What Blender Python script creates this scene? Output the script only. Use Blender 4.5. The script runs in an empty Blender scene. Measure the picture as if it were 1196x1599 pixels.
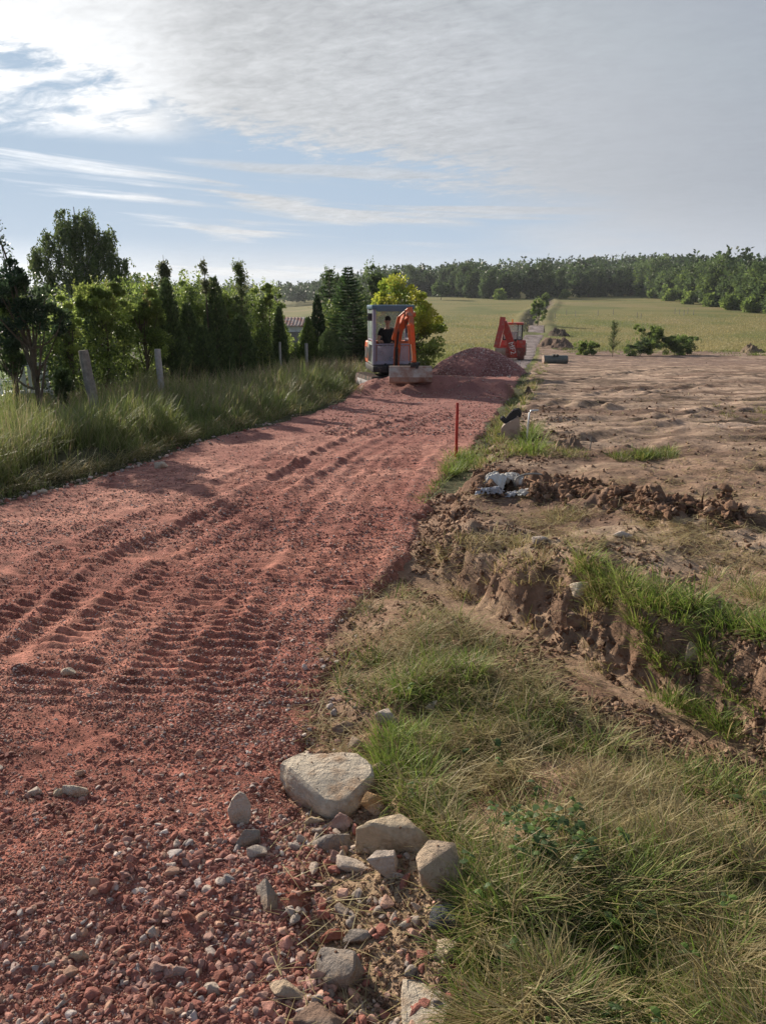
import bpy, bmesh, math, random
import numpy as np
from mathutils import Vector, Matrix
rng = np.random.default_rng(7)
random.seed(7)
C = bpy.context.scene.collection
PI = math.pi
R = math.radians

# ------------------------------------------------------------------ camera numbers
EYE = 1.6
PITCH = R(15.15)
F = 1201.0
CP, SP = math.cos(PITCH), math.sin(PITCH)

# ------------------------------------------------------------------ noise
def _hash(ix, iy, s):
    h = (ix.astype(np.int64) * 374761393 + iy.astype(np.int64) * 668265263 + s * 1442695041) & 0xffffffff
    h = ((h ^ (h >> 13)) * 1274126177) & 0xffffffff
    h = (h ^ (h >> 16)) & 0xffffffff
    return h / 4294967295.0
def gnoise(x, y, s=0):
    x = np.asarray(x, float); y = np.asarray(y, float)
    ix = np.floor(x); iy = np.floor(y); fx = x - ix; fy = y - iy
    ux = fx * fx * fx * (fx * (fx * 6 - 15) + 10); uy = fy * fy * fy * (fy * (fy * 6 - 15) + 10)
    def g(dx, dy):
        a = _hash(ix + dx, iy + dy, s) * 2 * PI
        return np.cos(a) * (fx - dx) + np.sin(a) * (fy - dy)
    n0 = g(0, 0) * (1 - ux) + g(1, 0) * ux
    n1 = g(0, 1) * (1 - ux) + g(1, 1) * ux
    return (n0 * (1 - uy) + n1 * uy) * 1.5
def fbm(x, y, sc, octv=4, s=0, gain=.5, sp=None):
    """fractal noise with first wavelength sc; octaves finer than 2*sp fade out"""
    t = 0; a = 1; w = sc
    for k in range(octv):
        n = gnoise(x / w + 17.3 * k, y / w - 9.1 * k, s + k)
        if sp is not None:
            n = n * np.clip(w / (2.2 * sp) - .6, 0, 1)
        t = t + a * n; a *= gain; w *= .5
    return t
def sst(a, b, x):
    t = np.clip((np.asarray(x, float) - a) / (b - a), 0, 1); return t * t * (3 - 2 * t)
def sdf(poly, x, y):
    """signed distance to a closed polygon, positive inside"""
    x = np.asarray(x, float); y = np.asarray(y, float)
    P = np.array(poly, float); Q = np.roll(P, -1, 0)
    d2 = np.full(x.shape, 1e18); ins = np.zeros(x.shape, bool)
    for (ax, ay), (bx, by) in zip(P, Q):
        ex, ey = bx - ax, by - ay
        t = np.clip(((x - ax) * ex + (y - ay) * ey) / (ex * ex + ey * ey + 1e-12), 0, 1)
        d2 = np.minimum(d2, (x - ax - t * ex) ** 2 + (y - ay - t * ey) ** 2)
        c = ((ay > y) != (by > y)) & (x < ex * (y - ay) / (ey if ey != 0 else 1e-12) + ax)
        ins ^= c
    d = np.sqrt(d2)
    return np.where(ins, d, -d)
def pdist(line, x, y):
    """distance to a polyline, arc length of the nearest point, and side (+ is right of travel)"""
    x = np.asarray(x, float); y = np.asarray(y, float)
    best = np.full(x.shape, 1e18); S = np.zeros(x.shape); side = np.ones(x.shape); acc = 0
    for (ax, ay), (bx, by) in zip(line[:-1], line[1:]):
        ex, ey = bx - ax, by - ay; L = math.hypot(ex, ey)
        t = np.clip(((x - ax) * ex + (y - ay) * ey) / (L * L), 0, 1)
        d2 = (x - ax - t * ex) ** 2 + (y - ay - t * ey) ** 2
        m = d2 < best
        S = np.where(m, acc + t * L, S)
        side = np.where(m, np.sign((x - ax) * ey - (y - ay) * ex), side)
        best = np.where(m, d2, best); acc += L
    return np.sqrt(best), S, side

# ------------------------------------------------------------------ mesh building
def mesh(name, V, Fc, mat=None, parent=None, col=None, smooth=False, loc=None, mi=None):
    """V (N,3); Fc: (M,k) array or a list of such arrays; col (N,3) point colours"""
    me = bpy.data.meshes.new(name)
    V = np.ascontiguousarray(V, np.float32)
    Fs = Fc if isinstance(Fc, list) else [Fc]
    Fs = [np.asarray(f, np.int32) for f in Fs if len(f)]
    me.vertices.add(len(V)); me.vertices.foreach_set('co', V.ravel())
    tot = sum(f.size for f in Fs); n = sum(len(f) for f in Fs)
    me.loops.add(tot); me.polygons.add(n)
    me.loops.foreach_set('vertex_index', np.concatenate([f.ravel() for f in Fs]))
    st = []; a = 0
    for f in Fs:
        st.append(a + np.arange(len(f)) * f.shape[1]); a += f.size
    me.polygons.foreach_set('loop_start', np.concatenate(st).astype(np.int32))
    if smooth: me.polygons.foreach_set('use_smooth', np.ones(n, bool))
    me.update(calc_edges=True)
    if smooth is False: me.polygons.foreach_set('use_smooth', np.zeros(n, bool))
    if col is not None:
        at = me.color_attributes.new('Col', 'FLOAT_COLOR', 'POINT')
        c4 = np.ones((len(V), 4), np.float32); c4[:, :3] = col
        at.data.foreach_set('color', c4.ravel())
    for m in (mat if isinstance(mat, list) else [mat]):
        if m: me.materials.append(m)
    if mi is not None: me.polygons.foreach_set('material_index', np.asarray(mi, np.int32))
    o = bpy.data.objects.new(name, me); C.objects.link(o)
    if parent: o.parent = parent
    if loc is not None: o.location = loc
    return o
def tag(o, label=None, cat=None, group=None, kind=None):
    if label: o['label'] = label
    if cat: o['category'] = cat
    if group: o['group'] = group
    if kind: o['kind'] = kind
    return o
def thing(name, loc, label, cat, group=None, rz=0):
    o = bpy.data.objects.new(name, None); C.objects.link(o)
    o.location = loc; o.rotation_euler = (0, 0, rz); o.empty_display_size = .2
    return tag(o, label, cat, group)
def copy_thing(root, loc, rz=0, sc=1, label=None):
    r = root.copy(); C.objects.link(r); r.location = loc; r.rotation_euler = (0, 0, rz)
    r.scale = (sc, sc, sc) if not isinstance(sc, tuple) else sc
    if label: r['label'] = label
    for ch in list(root.children):
        c = ch.copy(); C.objects.link(c); c.parent = r
    return r

# ------------------------------------------------------------------ materials
def newmat(name):
    m = bpy.data.materials.new(name); m.use_nodes = True
    nt = m.node_tree; nt.nodes.clear()
    return m, nt
def N(nt, t, **kw):
    n = nt.nodes.new(t)
    for k, v in kw.items():
        if k.startswith('i_'):
            key = k[2:]
            n.inputs[int(key) if key.isdigit() else key.replace('_', ' ')].default_value = v
        else: setattr(n, k, v)
    return n
def material(name, color=(.5, .5, .5), rough=.8, attr=False, var=.25, vscale=3.0, bump=0.0, bscale=30.0,
             metal=0.0, trans=0.0, spec=.35, bdetail=6, tint=None, tscale=1.5, tamt=.5, twoscale=None, alpha=None, coat=0):
    m, nt = newmat(name); L = nt.links.new
    out = N(nt, 'ShaderNodeOutputMaterial'); p = N(nt, 'ShaderNodeBsdfPrincipled')
    p.inputs['Roughness'].default_value = rough; p.inputs['Metallic'].default_value = metal
    p.inputs['Specular IOR Level'].default_value = spec
    if coat: p.inputs['Coat Weight'].default_value = coat
    geo = N(nt, 'ShaderNodeNewGeometry') if attr else N(nt, 'ShaderNodeTexCoord')
    pos = geo.outputs['Position'] if attr else geo.outputs['Object']
    if attr:
        a = N(nt, 'ShaderNodeAttribute', attribute_name='Col'); base = a.outputs['Color']
    else:
        rgb = N(nt, 'ShaderNodeRGB'); rgb.outputs[0].default_value = (*color, 1); base = rgb.outputs[0]
    if tint is not None:
        t = N(nt, 'ShaderNodeTexNoise', i_Scale=tscale, i_Detail=6.0, i_Roughness=.65); L(pos, t.inputs['Vector'])
        cr = N(nt, 'ShaderNodeMapRange', i_1=.62 - .3 * tamt, i_2=.80 - .3 * tamt); L(t.outputs[0], cr.inputs[0])
        mx = N(nt, 'ShaderNodeMix', data_type='RGBA'); L(cr.outputs[0], mx.inputs[0]); L(base, mx.inputs[6])
        mx.inputs[7].default_value = (*tint, 1); base = mx.outputs[2]
    if var:
        t = N(nt, 'ShaderNodeTexNoise', i_Scale=vscale, i_Detail=8.0, i_Roughness=.7); L(pos, t.inputs['Vector'])
        mr = N(nt, 'ShaderNodeMapRange', i_1=.3, i_2=.7, i_3=1 - var, i_4=1 + var); L(t.outputs[0], mr.inputs[0])
        mm = N(nt, 'ShaderNodeVectorMath', operation='SCALE'); L(base, mm.inputs[0]); L(mr.outputs[0], mm.inputs['Scale'])
        base = mm.outputs[0]
    L(base, p.inputs['Base Color'])
    if bump:
        t = N(nt, 'ShaderNodeTexNoise', i_Scale=bscale, i_Detail=float(bdetail), i_Roughness=.65); L(pos, t.inputs['Vector'])
        b = N(nt, 'ShaderNodeBump', i_Strength=1.0, i_Distance=bump); L(t.outputs[0], b.inputs['Height'])
        L(b.outputs[0], p.inputs['Normal'])
    sh = p.outputs[0]
    if trans:
        tr = N(nt, 'ShaderNodeBsdfTranslucent'); L(base, tr.inputs[0])
        ms = N(nt, 'ShaderNodeMixShader', i_0=trans); L(sh, ms.inputs[1]); L(tr.outputs[0], ms.inputs[2]); sh = ms.outputs[0]
    if alpha is not None:
        tb = N(nt, 'ShaderNodeBsdfTransparent'); ms = N(nt, 'ShaderNodeMixShader', i_0=alpha)
        L(tb.outputs[0], ms.inputs[1]); L(sh, ms.inputs[2]); sh = ms.outputs[0]
    L(sh, out.inputs[0])
    return m

# ------------------------------------------------------------------ base terrain
_ctl = np.array([(-60, .6), (-20, .25), (0, 0), (10, -.22), (22, -.65), (40, -1.45), (57, -2.35), (75, -2.8), (100, -2.25), (150, -.35),
                 (250, 3.2), (400, 7.5), (700, 16), (1500, 42), (4000, 60)])
_ctL = np.array([(-60, .6), (-20, .25), (0, 0), (10, -.22), (22, -.65), (40, -1.45), (57, -2.35), (75, -2.8), (100, -2.7), (300, -1.2),
                 (700, 6), (1500, 18), (4000, 30)])
_yy = np.arange(-60, 4000, .5)
def _tab(c, w=15):
    t = np.interp(_yy, c[:, 0], c[:, 1]); k = np.ones(w) / w
    for _ in range(2): t = np.convolve(np.pad(t, w // 2, mode='edge'), k, 'valid')
    return t
_tR, _tL = _tab(_ctl), _tab(_ctL)
def hbase(x, y):
    x = np.asarray(x, float); y = np.asarray(y, float)
    r = np.interp(y, _yy, _tR); l = np.interp(y, _yy, _tL)
    t = sst(-.12, .03, x / np.maximum(y, 20.))
    h = r * t + l * (1 - t)
    h = h + sst(0, .3, x / np.maximum(y, 20.)) * np.clip(y - 290, 0, 600) * .035
    return h
def ray(u, v):
    a, b = (u - 598) / F, (799.5 - v) / F
    return a, CP + b * SP, b * CP - SP
def pixz(u, v, h=None):
    """the ground point seen at photo pixel (u, v)"""
    h = h or hbase
    dx, dy, dz = ray(u, v)
    t0 = 0.5; t = .5
    while t < 3000:
        if EYE + dz * t < float(h(dx * t, dy * t)): break
        t0 = t; t *= 1.02
    for _ in range(30):
        m = (t0 + t) / 2
        if EYE + dz * m < float(h(dx * m, dy * m)): t = m
        else: t0 = m
    return dx * t, dy * t, EYE + dz * t
def P2(pts): return [pixz(u, v)[:2] for u, v in pts]
def atd(u, d, v=None):
    """the x (and height) of photo column u (row v) at forward distance d"""
    dx, dy, dz = ray(u, v if v is not None else 475)
    # x depends slightly on the row; rows near the horizon are used
    t = d / dy
    return dx * t, (EYE + dz * t)

_rr = P2([(505, 1599), (468, 1480), (478, 1400), (495, 1330), (452, 1230), (505, 1140), (515, 1050), (532, 965), (592, 905), (640, 868),
          (655, 810), (695, 745), (735, 700), (765, 660), (795, 620), (815, 582), (838, 542), (850, 522), (850, 508)])
_rl = P2([(826, 508), (822, 520), (812, 532), (795, 548), (752, 566), (700, 577), (640, 592), (600, 600), (575, 606), (545, 622), (500, 642), (400, 672), (300, 695), (250, 716), (120, 757), (0, 788)])
ROAD = [(-.9, -6), (-.35, -1), (-.12, .4)] + _rr + _rl + [(-4.6, 2.5), (-5.6, -1), (-7, -6)]
# the raised, stripped field on the right
_trench = [(3.2, .2), (2.35, 1.5), (1.86, 2.25), (1.45, 2.95), (1.02, 3.75), (.62, 4.35), (.36, 4.85)]
_far = P2([(862, 546), (1000, 547), (1196, 550)])
_re = [(x + .28, y) for x, y in _rr[10:18]]
FIELD = [(9, -3), (4.2, -1.5)] + _trench + [(.38, 5.3)] + _re + _far + [(70, 48), (70, -3)]
MOUND = [(0, 1), (2.9, .2), (1.9, 1.6), (1.3, 2.5), (.6, 3.8), (.1, 4.4), (-.2, 4.3), (-.3, 2.5)]
DITCH = P2([(836, 520), (832, 500), (838, 488), (850, 480), (858, 472), (852, 466)])
# bands left by the tracked machine
TRK = [P2([(-60, 1010), (50, 915), (125, 865), (300, 790), (425, 728), (480, 698), (560, 668), (640, 648)]),
       P2([(150, 1180), (280, 1015), (350, 912), (425, 835), (500, 768), (560, 715), (640, 672), (700, 650)]),
       P2([(330, 1110), (405, 960), (450, 905), (490, 850), (525, 792), (585, 722), (650, 680)]),
       P2([(-150, 1090), (30, 985), (190, 880), (400, 775), (520, 712)])]
TRK += [[(x + .46, y - .1) for x, y in TRK[0]], [(x - .40, y + .06) for x, y in TRK[1]], [(x + .36, y - .05) for x, y in TRK[2]]]
MNDS = [(540, 612, .8, .9, .16), (600, 610, .55, .7, .26), (640, 612, .6, .6, .30), (695, 611, .5, .5, .34), (738, 614, .45, .5, .33), (782, 616, .4, .5, .26), (655, 600, .8, .5, .2)]
MNDS = [(*pixz(u, v + 3)[:2], a, b, h) for u, v, a, b, h in MNDS]

def heights(x, y, sp=None, full=False):
    """ground height and road height (sp: local mesh spacing, limits the fine relief)"""
    x = np.asarray(x, float); y = np.asarray(y, float)
    if sp is None: sp = .02
    hb = hbase(x, y)
    jr = .07 * fbm(x, y, .7, 3, 3) + .03 * fbm(x, y, .12, 3, 5)
    r = sdf(ROAD, x, y) + jr
    f = sdf(FIELD, x, y) + .08 * fbm(x, y, 1.1, 2, 11) + .05 * fbm(x, y, .26, 4, 14, .6)
    dt, st, side = pdist([(1.9 + 1.6, -.8)] + _trench[1:] + [(.3, 5.1)], x, y)
    H = np.interp(y, [0, 3, 5, 8, 14, 30, 48], [.34, .33, .24, .2, .14, .08, .0])
    g = hb.copy()
    # field plateau with a dug edge
    wall = sst(-.05, .13 + .05 * sst(3.0, 4.2, y), f)
    g += H * wall * (1 - .25 * sst(2.5, 0, f) * (y < 12))
    fz = sst(0, .4, f)
    rough = np.interp(y, [0, 6, 12, 30, 60], [.055, .06, .04, .045, .06])
    g += fz * rough * fbm(x, y, .9, 6, 21, .55, sp)
    # far-field wheel marks running across
    g += fz * sst(6, 12, y) * .05 * fbm(x * .45 + .4 * y, y * 1.3, .8, 5, 25, .65, sp)
    rid = 1 - np.abs(fbm(x, y, .28, 3, 31, .5, sp))
    g += fz * .018 * (rid - .7) * np.interp(y, [0, 6, 12, 30], [1, .7, .3, .1])
    for T in TRF:
        d, s, sd = pdist(T, x, y); br = sst(-.5, .2, fbm(x, y, 2.2, 2, 133))
        g += fz * br * (-.035 * np.exp(-(d / .15) ** 2) * (1 + .5 * np.sin(s * 2 * PI / .32)) + .03 * np.exp(-((d - .25) / .09) ** 2) * (1 + .7 * fbm(x, y, .3, 3, 135, .6, sp)))
    # clod furrow
    df, sf, _ = pdist(CLODS, x, y)
    g += np.exp(-(df / .24) ** 2) * (.07 + .16 * fbm(x, y, .3, 6, 35, .68, sp)) * (y < 12)
    # lip of turf and dug-out along the trench wall
    g += .07 * wall * (1 - wall) * 4 * (fbm(x * .5 + y * .3, y, .22, 4, 43, .6, sp) + .3 * fbm(x, y, .05, 3, 45, .6, sp))
    lip = np.exp(-((f - .3) / .22) ** 2) * (y < 5.2) * (x > .3) * sst(2.6, 2.0, x)
    g += lip * (.05 + .07 * fbm(x, y, .5, 4, 41, .55, sp))
    # trench floor
    tr = np.exp(-(dt / .26) ** 2) * (1 - wall) * sst(5.6, 4.6, y)
    g -= .11 * tr
    # mound of turf between road and trench
    mm = sst(-.1, .5, sdf(MOUND, x, y))
    g += mm * (.08 + .075 * fbm(x, y, .7, 4, 51, .5, sp))
    oth = (1 - fz) * (1 - sst(-.1, .2, r))
    g += oth * np.interp(np.hypot(x, y), [0, 6, 20, 80, 300], [.028, .04, .06, .15, .5]) * fbm(x, y, 1.2, 7, 61, .6, sp)
    # verge on the left, a low bank
    lv = sst(0, .8, -r) * (x < -.5) * sst(60, 20, y)
    g += .10 * lv
    # dark ditch up the meadow
    dd, _, _ = pdist(DITCH, x, y)
    g += -.7 * np.exp(-(dd / 1.0) ** 2) + .5 * np.exp(-((dd - 2.2) / .8) ** 2) * (.6 + .5 * fbm(x, y, 3, 3, 71))
    # small heaps of spoil beside the grey lane
    # the road
    rd = hb + .02
    rb = np.interp(np.hypot(x, y), [0, 2.5, 5, 10, 25, 60], [.028, .022, .014, .014, .03, .06])
    rd = rd + rb * fbm(x, y, .55, 6, 81, .6, sp) + .02 * fbm(x, y, 2.5, 2, 85)
    for k, T in enumerate(TRK):
        d, s, sd = pdist(T, x, y)
        q = d * sd
        wide = .19
        band = sst(wide + .04, wide - .05, d) * sst(-.6, -.1, fbm(x, y, 1.1, 2, 91 + k)) * sst(19, 15, y) * sst(2.6, 3.3, y)
        ph = s / .088 + .10 * fbm(x, y, .5, 2, 95)
        saw = np.abs((ph % 1) - .5) * 2
        vis = np.clip(.105 / (1.5 * np.maximum(sp, 1e-4)) - .6, 0, 1)
        rd = rd + band * (-.007 + .020 * (sst(.25, .75, saw) - .5) * vis * (.85 + .5 * gnoise(x * 14, y * 14, 99)))
        rd = rd + .012 * np.exp(-((d - wide - .05) / .05) ** 2) * sst(19, 15, y) * sst(2.6, 3.3, y) * (1 + gnoise(x * 6, y * 6, 98))
    for (mx, my, a, b, hh) in MNDS:
        rd = rd + hh * np.exp(-((x - mx) / a) ** 2 - ((y - my) / b) ** 2) * (1 + .25 * fbm(x, y, .5, 3, 77, .5, sp))
    g = g - .10 * sst(-.02, .25, r)
    rd = rd - .12 * sst(.03, -.12, r)
    if full: return g, rd, r, f, dt, mm, dd, df, oth, wall
    return g, rd
CLODS = [(0, 0), (1, 1)]
CLODS = [pixz(u, v + 4, lambda x, y: hbase(x, y) + float(np.interp(y, [0, 5, 8, 14], [.3, .27, .22, .14])))[:2] for u, v in [(742, 742), (800, 748), (880, 756), (960, 774), (1040, 790), (1150, 806)]]
TRF = [[pixz(u, v)[:2] for u, v in L] for L in ([(850, 716), (950, 700), (1060, 684), (1240, 668)], [(890, 694), (1010, 673), (1120, 652), (1240, 640)], [(850, 650), (960, 618), (1100, 596), (1240, 590)], [(870, 662), (980, 630), (1110, 607), (1240, 602)], [(900, 600), (1040, 578), (1240, 566)], [(990, 730), (1090, 712), (1240, 706)])]
def hsurf(x, y):
    g, rd = heights(x, y)
    return np.maximum(g, rd)
def pix(u, v): return pixz(u, v, hsurf)
# ------------------------------------------------------------------ ground sheet and road
def radii():
    r = [.3, .5, .7]; x = .85
    while x < 2600:
        r.append(x)
        st = x * x / (900.0 if x < 20 else 614.)
        cap = .011 if x < 2 else .03 if x < 9.5 else .065 if x < 20 else (.13 if x < 32 else (.4 if x < 90 else (2.2 if x < 420 else x * .05)))
        x += min(max(st, .0045), cap)
    return np.array(r)
RAD = radii()
_th = [np.arange(-180, -44, 3.0)]
_th += [np.arange(-44, -33, .3), np.arange(-33, 33, .155), np.arange(33, 50, .3), np.arange(50, 179, 3.0)]
TH = np.radians(np.concatenate(_th))
nr, nt_ = len(RAD), len(TH)
GX = (RAD[:, None] * np.sin(TH)[None, :]).ravel(); GY = (RAD[:, None] * np.cos(TH)[None, :]).ravel()
dR = np.gradient(RAD)
_dth = np.maximum(np.gradient(TH), .0)
GS = np.maximum(dR[:, None] * np.ones(nt_)[None], RAD[:, None] * np.abs(_dth)[None]).ravel() * .8
g, rd, r, f, dt, mm, dd, df, oth, wall = heights(GX, GY, GS, True)
idx = np.arange(nr * nt_).reshape(nr, nt_)
a = idx[:-1, :]; b = idx[1:, :]
nxt = np.roll(idx, -1, 1)
faces = np.stack([idx[:-1].ravel(), nxt[:-1].ravel(), nxt[1:].ravel(), idx[1:].ravel()], 1)
def lerp(a, b, t): t = np.asarray(t)[:, None]; return a * (1 - t) + b * t
c3 = lambda *c: np.array(c, float)[None, :]
def ground_color(x, y, r, f, dt, mm, dd, df, wall):
    n1 = fbm(x, y, 2.0, 4, 201); n2 = fbm(x, y, .35, 4, 205); n3 = fbm(x, y, 14, 4, 209); n4 = fbm(x, y, 40, 3, 213)
    d = np.hypot(x, y)
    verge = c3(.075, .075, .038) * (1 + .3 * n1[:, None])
    meadow = lerp(c3(.185, .165, .062) + 0 * verge, c3(.125, .135, .045), sst(-.35, .45, n3 + .5 * n4 + .5 * sst(120, 60, y) - .2 * sst(120, 220, y)))
    meadow = lerp(meadow, c3(.25, .19, .10), sst(.2, .6, n4) * .5)
    soil = lerp(c3(.27, .175, .12) + 0 * verge, c3(.36, .26, .185), sst(-.3, .4, n1))
    soil = lerp(soil, c3(.20, .12, .085), sst(.05, .5, n2) * .65)
    soilf = lerp(soil, c3(.30, .215, .16) * (1 + 1.2 * fbm(x * .25, y * 1.8, .9, 4, 233)[:, None]), sst(5, 12, y) * .8)
    soilf = lerp(soilf, c3(.20, .135, .11), sst(-2.6, -.5, f * 0 + (y - 44) / 4) * sst(.0, .3, fbm(x * .12, y * 1.2, 1.5, 3, 240) + .2) * .8)
    brown = lerp(c3(.25, .15, .10) + 0 * verge, c3(.33, .215, .15), sst(-.3, .4, n2))
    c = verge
    soilf = lerp(soilf, c3(.175, .11, .08), sst(.10, .45, fbm(x * .6, y * 1.1, 1.7, 5, 251, .6)) * .75)
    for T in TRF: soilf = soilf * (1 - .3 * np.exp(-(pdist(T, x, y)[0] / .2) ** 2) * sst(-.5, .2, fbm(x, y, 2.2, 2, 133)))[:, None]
    soilf = soilf * (1 + .3 * fbm(x, y, .12, 3, 255))[:, None]
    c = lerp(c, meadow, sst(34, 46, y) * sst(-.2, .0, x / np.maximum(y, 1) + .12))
    c = lerp(c, c3(.10, .16, .035) * (1 + .2 * n1[:, None]), sst(-5.2, -6.2, x) * sst(40, 34, y))
    nearright = ((y < 7) & (x > -.6))
    c = np.where(nearright[:, None], brown, c)
    c = lerp(c, c3(.40, .285, .18), (np.exp(-((x - .05) / .35) ** 2 - ((y - 1.75) / .55) ** 2)))
    c = lerp(c, soilf, sst(0, .12, f))
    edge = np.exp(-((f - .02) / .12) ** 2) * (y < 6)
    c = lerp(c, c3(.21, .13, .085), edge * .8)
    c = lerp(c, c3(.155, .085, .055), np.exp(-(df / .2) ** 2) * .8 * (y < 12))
    c = lerp(c, c3(.36, .25, .17), np.exp(-(dt / .2) ** 2) * (wall < .3) * .75)
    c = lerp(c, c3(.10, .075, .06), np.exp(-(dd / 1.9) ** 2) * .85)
    return c
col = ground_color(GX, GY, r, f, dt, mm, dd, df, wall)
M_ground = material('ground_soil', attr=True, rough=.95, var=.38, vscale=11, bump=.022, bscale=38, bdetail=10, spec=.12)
V = np.stack([GX, GY, g], 1)
keep = r < .9
kf = keep[faces].any(1)
top = np.array([[0, 0, float(g[:nt_].mean())]])
Vg = np.concatenate([V, top]); cap = np.stack([idx[0], nxt[0], np.full(nt_, len(V))], 1)
cap = cap[:, [1, 0, 2]]
used = np.zeros(len(Vg), bool); fa = faces[kf]; used[fa.ravel()] = True; used[cap.ravel()] = True
remap = np.cumsum(used) - 1
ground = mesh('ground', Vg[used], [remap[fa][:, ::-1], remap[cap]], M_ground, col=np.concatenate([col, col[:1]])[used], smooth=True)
tag(ground, kind='structure')
# road
mr = (r > -.16)
rf = faces[mr[faces].all(1) & (RAD[faces[:, 0] // nt_] < 120)]
used = np.zeros(len(V), bool); used[rf.ravel()] = True; remap = np.cumsum(used) - 1
n1 = fbm(GX, GY, 1.4, 4, 301); n2 = fbm(GX, GY, .25, 4, 305); n5 = fbm(GX * 1.0, GY, .09, 3, 309, .6, GS)
rc = lerp(c3(.335, .142, .112) + 0 * V, c3(.45, .215, .165), sst(-.4, .5, n1))
rc = lerp(rc, c3(.19, .075, .062), sst(.0, .5, n2) * .6)
rc = rc * (1 + .5 * n5[:, None])
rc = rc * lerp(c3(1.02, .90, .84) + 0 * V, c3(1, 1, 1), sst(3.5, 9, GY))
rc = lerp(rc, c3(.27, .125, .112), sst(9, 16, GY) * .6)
rc = lerp(rc, c3(.19, .165, .16) * (1 + .7 * n1[:, None] + .3 * n2[:, None]), sst(30, 38, GY) * .9)
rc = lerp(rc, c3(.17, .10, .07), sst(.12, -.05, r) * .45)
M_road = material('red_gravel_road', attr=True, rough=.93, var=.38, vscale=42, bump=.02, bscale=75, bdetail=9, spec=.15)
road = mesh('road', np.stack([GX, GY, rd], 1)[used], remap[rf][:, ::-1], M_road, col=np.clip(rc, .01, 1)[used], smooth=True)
tag(road, kind='structure')

# fast surface lookup on the same grid
_GG = g.reshape(nr, nt_); _RD = rd.reshape(nr, nt_); _RS = r.reshape(nr, nt_); _FS = f.reshape(nr, nt_)
def lookup(x, y, *tabs):
    x = np.asarray(x, float); y = np.asarray(y, float)
    rr = np.clip(np.hypot(x, y), RAD[0], RAD[-1] * .999); th = np.arctan2(x, y)
    i = np.clip(np.searchsorted(RAD, rr) - 1, 0, nr - 2); fi = (rr - RAD[i]) / (RAD[i + 1] - RAD[i])
    j = np.clip(np.searchsorted(TH, th) - 1, 0, nt_ - 2); fj = np.clip((th - TH[j]) / (TH[j + 1] - TH[j]), 0, 1)
    o = []
    for T in tabs:
        o.append((T[i, j] * (1 - fj) + T[i, j + 1] * fj) * (1 - fi) + (T[i + 1, j] * (1 - fj) + T[i + 1, j + 1] * fj) * fi)
    return o if len(o) > 1 else o[0]
_SURF = np.maximum(_GG, np.where(_RS > -.14, _RD, -99)); 
heights_slow = heights
def heights(x, y, sp=None, full=False):
    if full: gg, rr, rs, fs = lookup(x, y, _GG, _RD, _RS, _FS); return gg, rr, rs, fs
    return lookup(x, y, _GG, _RD)
def hsurf(x, y):
    a_, b_ = lookup(x, y, _GG, _RD); return np.maximum(a_, b_)
# ------------------------------------------------------------------ camera, light, sky
cam = bpy.data.cameras.new('camera'); co = bpy.data.objects.new('camera', cam); C.objects.link(co)
bpy.context.scene.camera = co
cam.sensor_fit = 'VERTICAL'; cam.sensor_height = 24; cam.sensor_width = 24; cam.lens = 24 * F / 1599
cam.clip_end = 9000; cam.clip_start = .05
co.location = (0, 0, EYE); co.rotation_euler = (PI / 2 - PITCH, 0, 0)
SUN_AZ, SUN_EL = R(-40), R(23)      # azimuth from the view direction (+Y), negative to the left
sd = Vector((math.sin(SUN_AZ) * math.cos(SUN_EL), math.cos(SUN_AZ) * math.cos(SUN_EL), math.sin(SUN_EL)))
sl = bpy.data.lights.new('sun', 'SUN'); so = bpy.data.objects.new('sun', sl); C.objects.link(so)
sl.energy = 5.0; sl.angle = R(.6); sl.color = (1, .89, .74)
so.rotation_euler = (-sd).to_track_quat('-Z', 'Y').to_euler(); so.location = (-20, 20, 30)
w = bpy.data.worlds.new('World'); bpy.context.scene.world = w; w.use_nodes = True
nt = w.node_tree; nt.nodes.clear(); L = nt.links.new
wo = N(nt, 'ShaderNodeOutputWorld'); bg = N(nt, 'ShaderNodeBackground'); L(bg.outputs[0], wo.inputs[0]); bg.inputs[1].default_value = .10
sky = N(nt, 'ShaderNodeTexSky', sky_type='NISHITA', sun_disc=False, sun_elevation=SUN_EL, sun_rotation=SUN_AZ, air_density=1.0, dust_density=.4, ozone_density=2.5)
tc = N(nt, 'ShaderNodeTexCoord'); D = tc.outputs['Generated']
def mth(op, a, b=None, c=None):
    n = N(nt, 'ShaderNodeMath', operation=op)
    for i, q in enumerate((a, b, c)):
        if q is None: continue
        if isinstance(q, (int, float)): n.inputs[i].default_value = q
        else: L(q, n.inputs[i])
    return n.outputs[0]
def mrange(v, a, b, c=0., d=1., smooth=True):
    n = N(nt, 'ShaderNodeMapRange', i_1=a, i_2=b, i_3=c, i_4=d, interpolation_type='SMOOTHSTEP' if smooth else 'LINEAR')
    L(v, n.inputs[0]); return n.outputs[0]
def comb(x, y, z):
    n = N(nt, 'ShaderNodeCombineXYZ')
    for i, q in enumerate((x, y, z)):
        if isinstance(q, (int, float)): n.inputs[i].default_value = q
        else: L(q, n.inputs[i])
    return n.outputs[0]
def noise(vec, sc, det=6., ro=.6, dist=0.):
    n = N(nt, 'ShaderNodeTexNoise', i_Scale=sc, i_Detail=det, i_Roughness=ro, i_Distortion=dist); L(vec, n.inputs['Vector']); return n.outputs[0]
sx = N(nt, 'ShaderNodeSeparateXYZ'); L(D, sx.inputs[0]); X, Y, Z = sx.outputs
el = mth('MULTIPLY', mth('ARCSINE', Z), 57.2958)
az = mth('MULTIPLY', mth('ARCTAN2', X, Y), 57.2958)
zz = mth('ADD', mth('MAXIMUM', Z, 0.0), .13)
PX, PY = mth('DIVIDE', X, zz), mth('DIVIDE', Y, zz)
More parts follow.
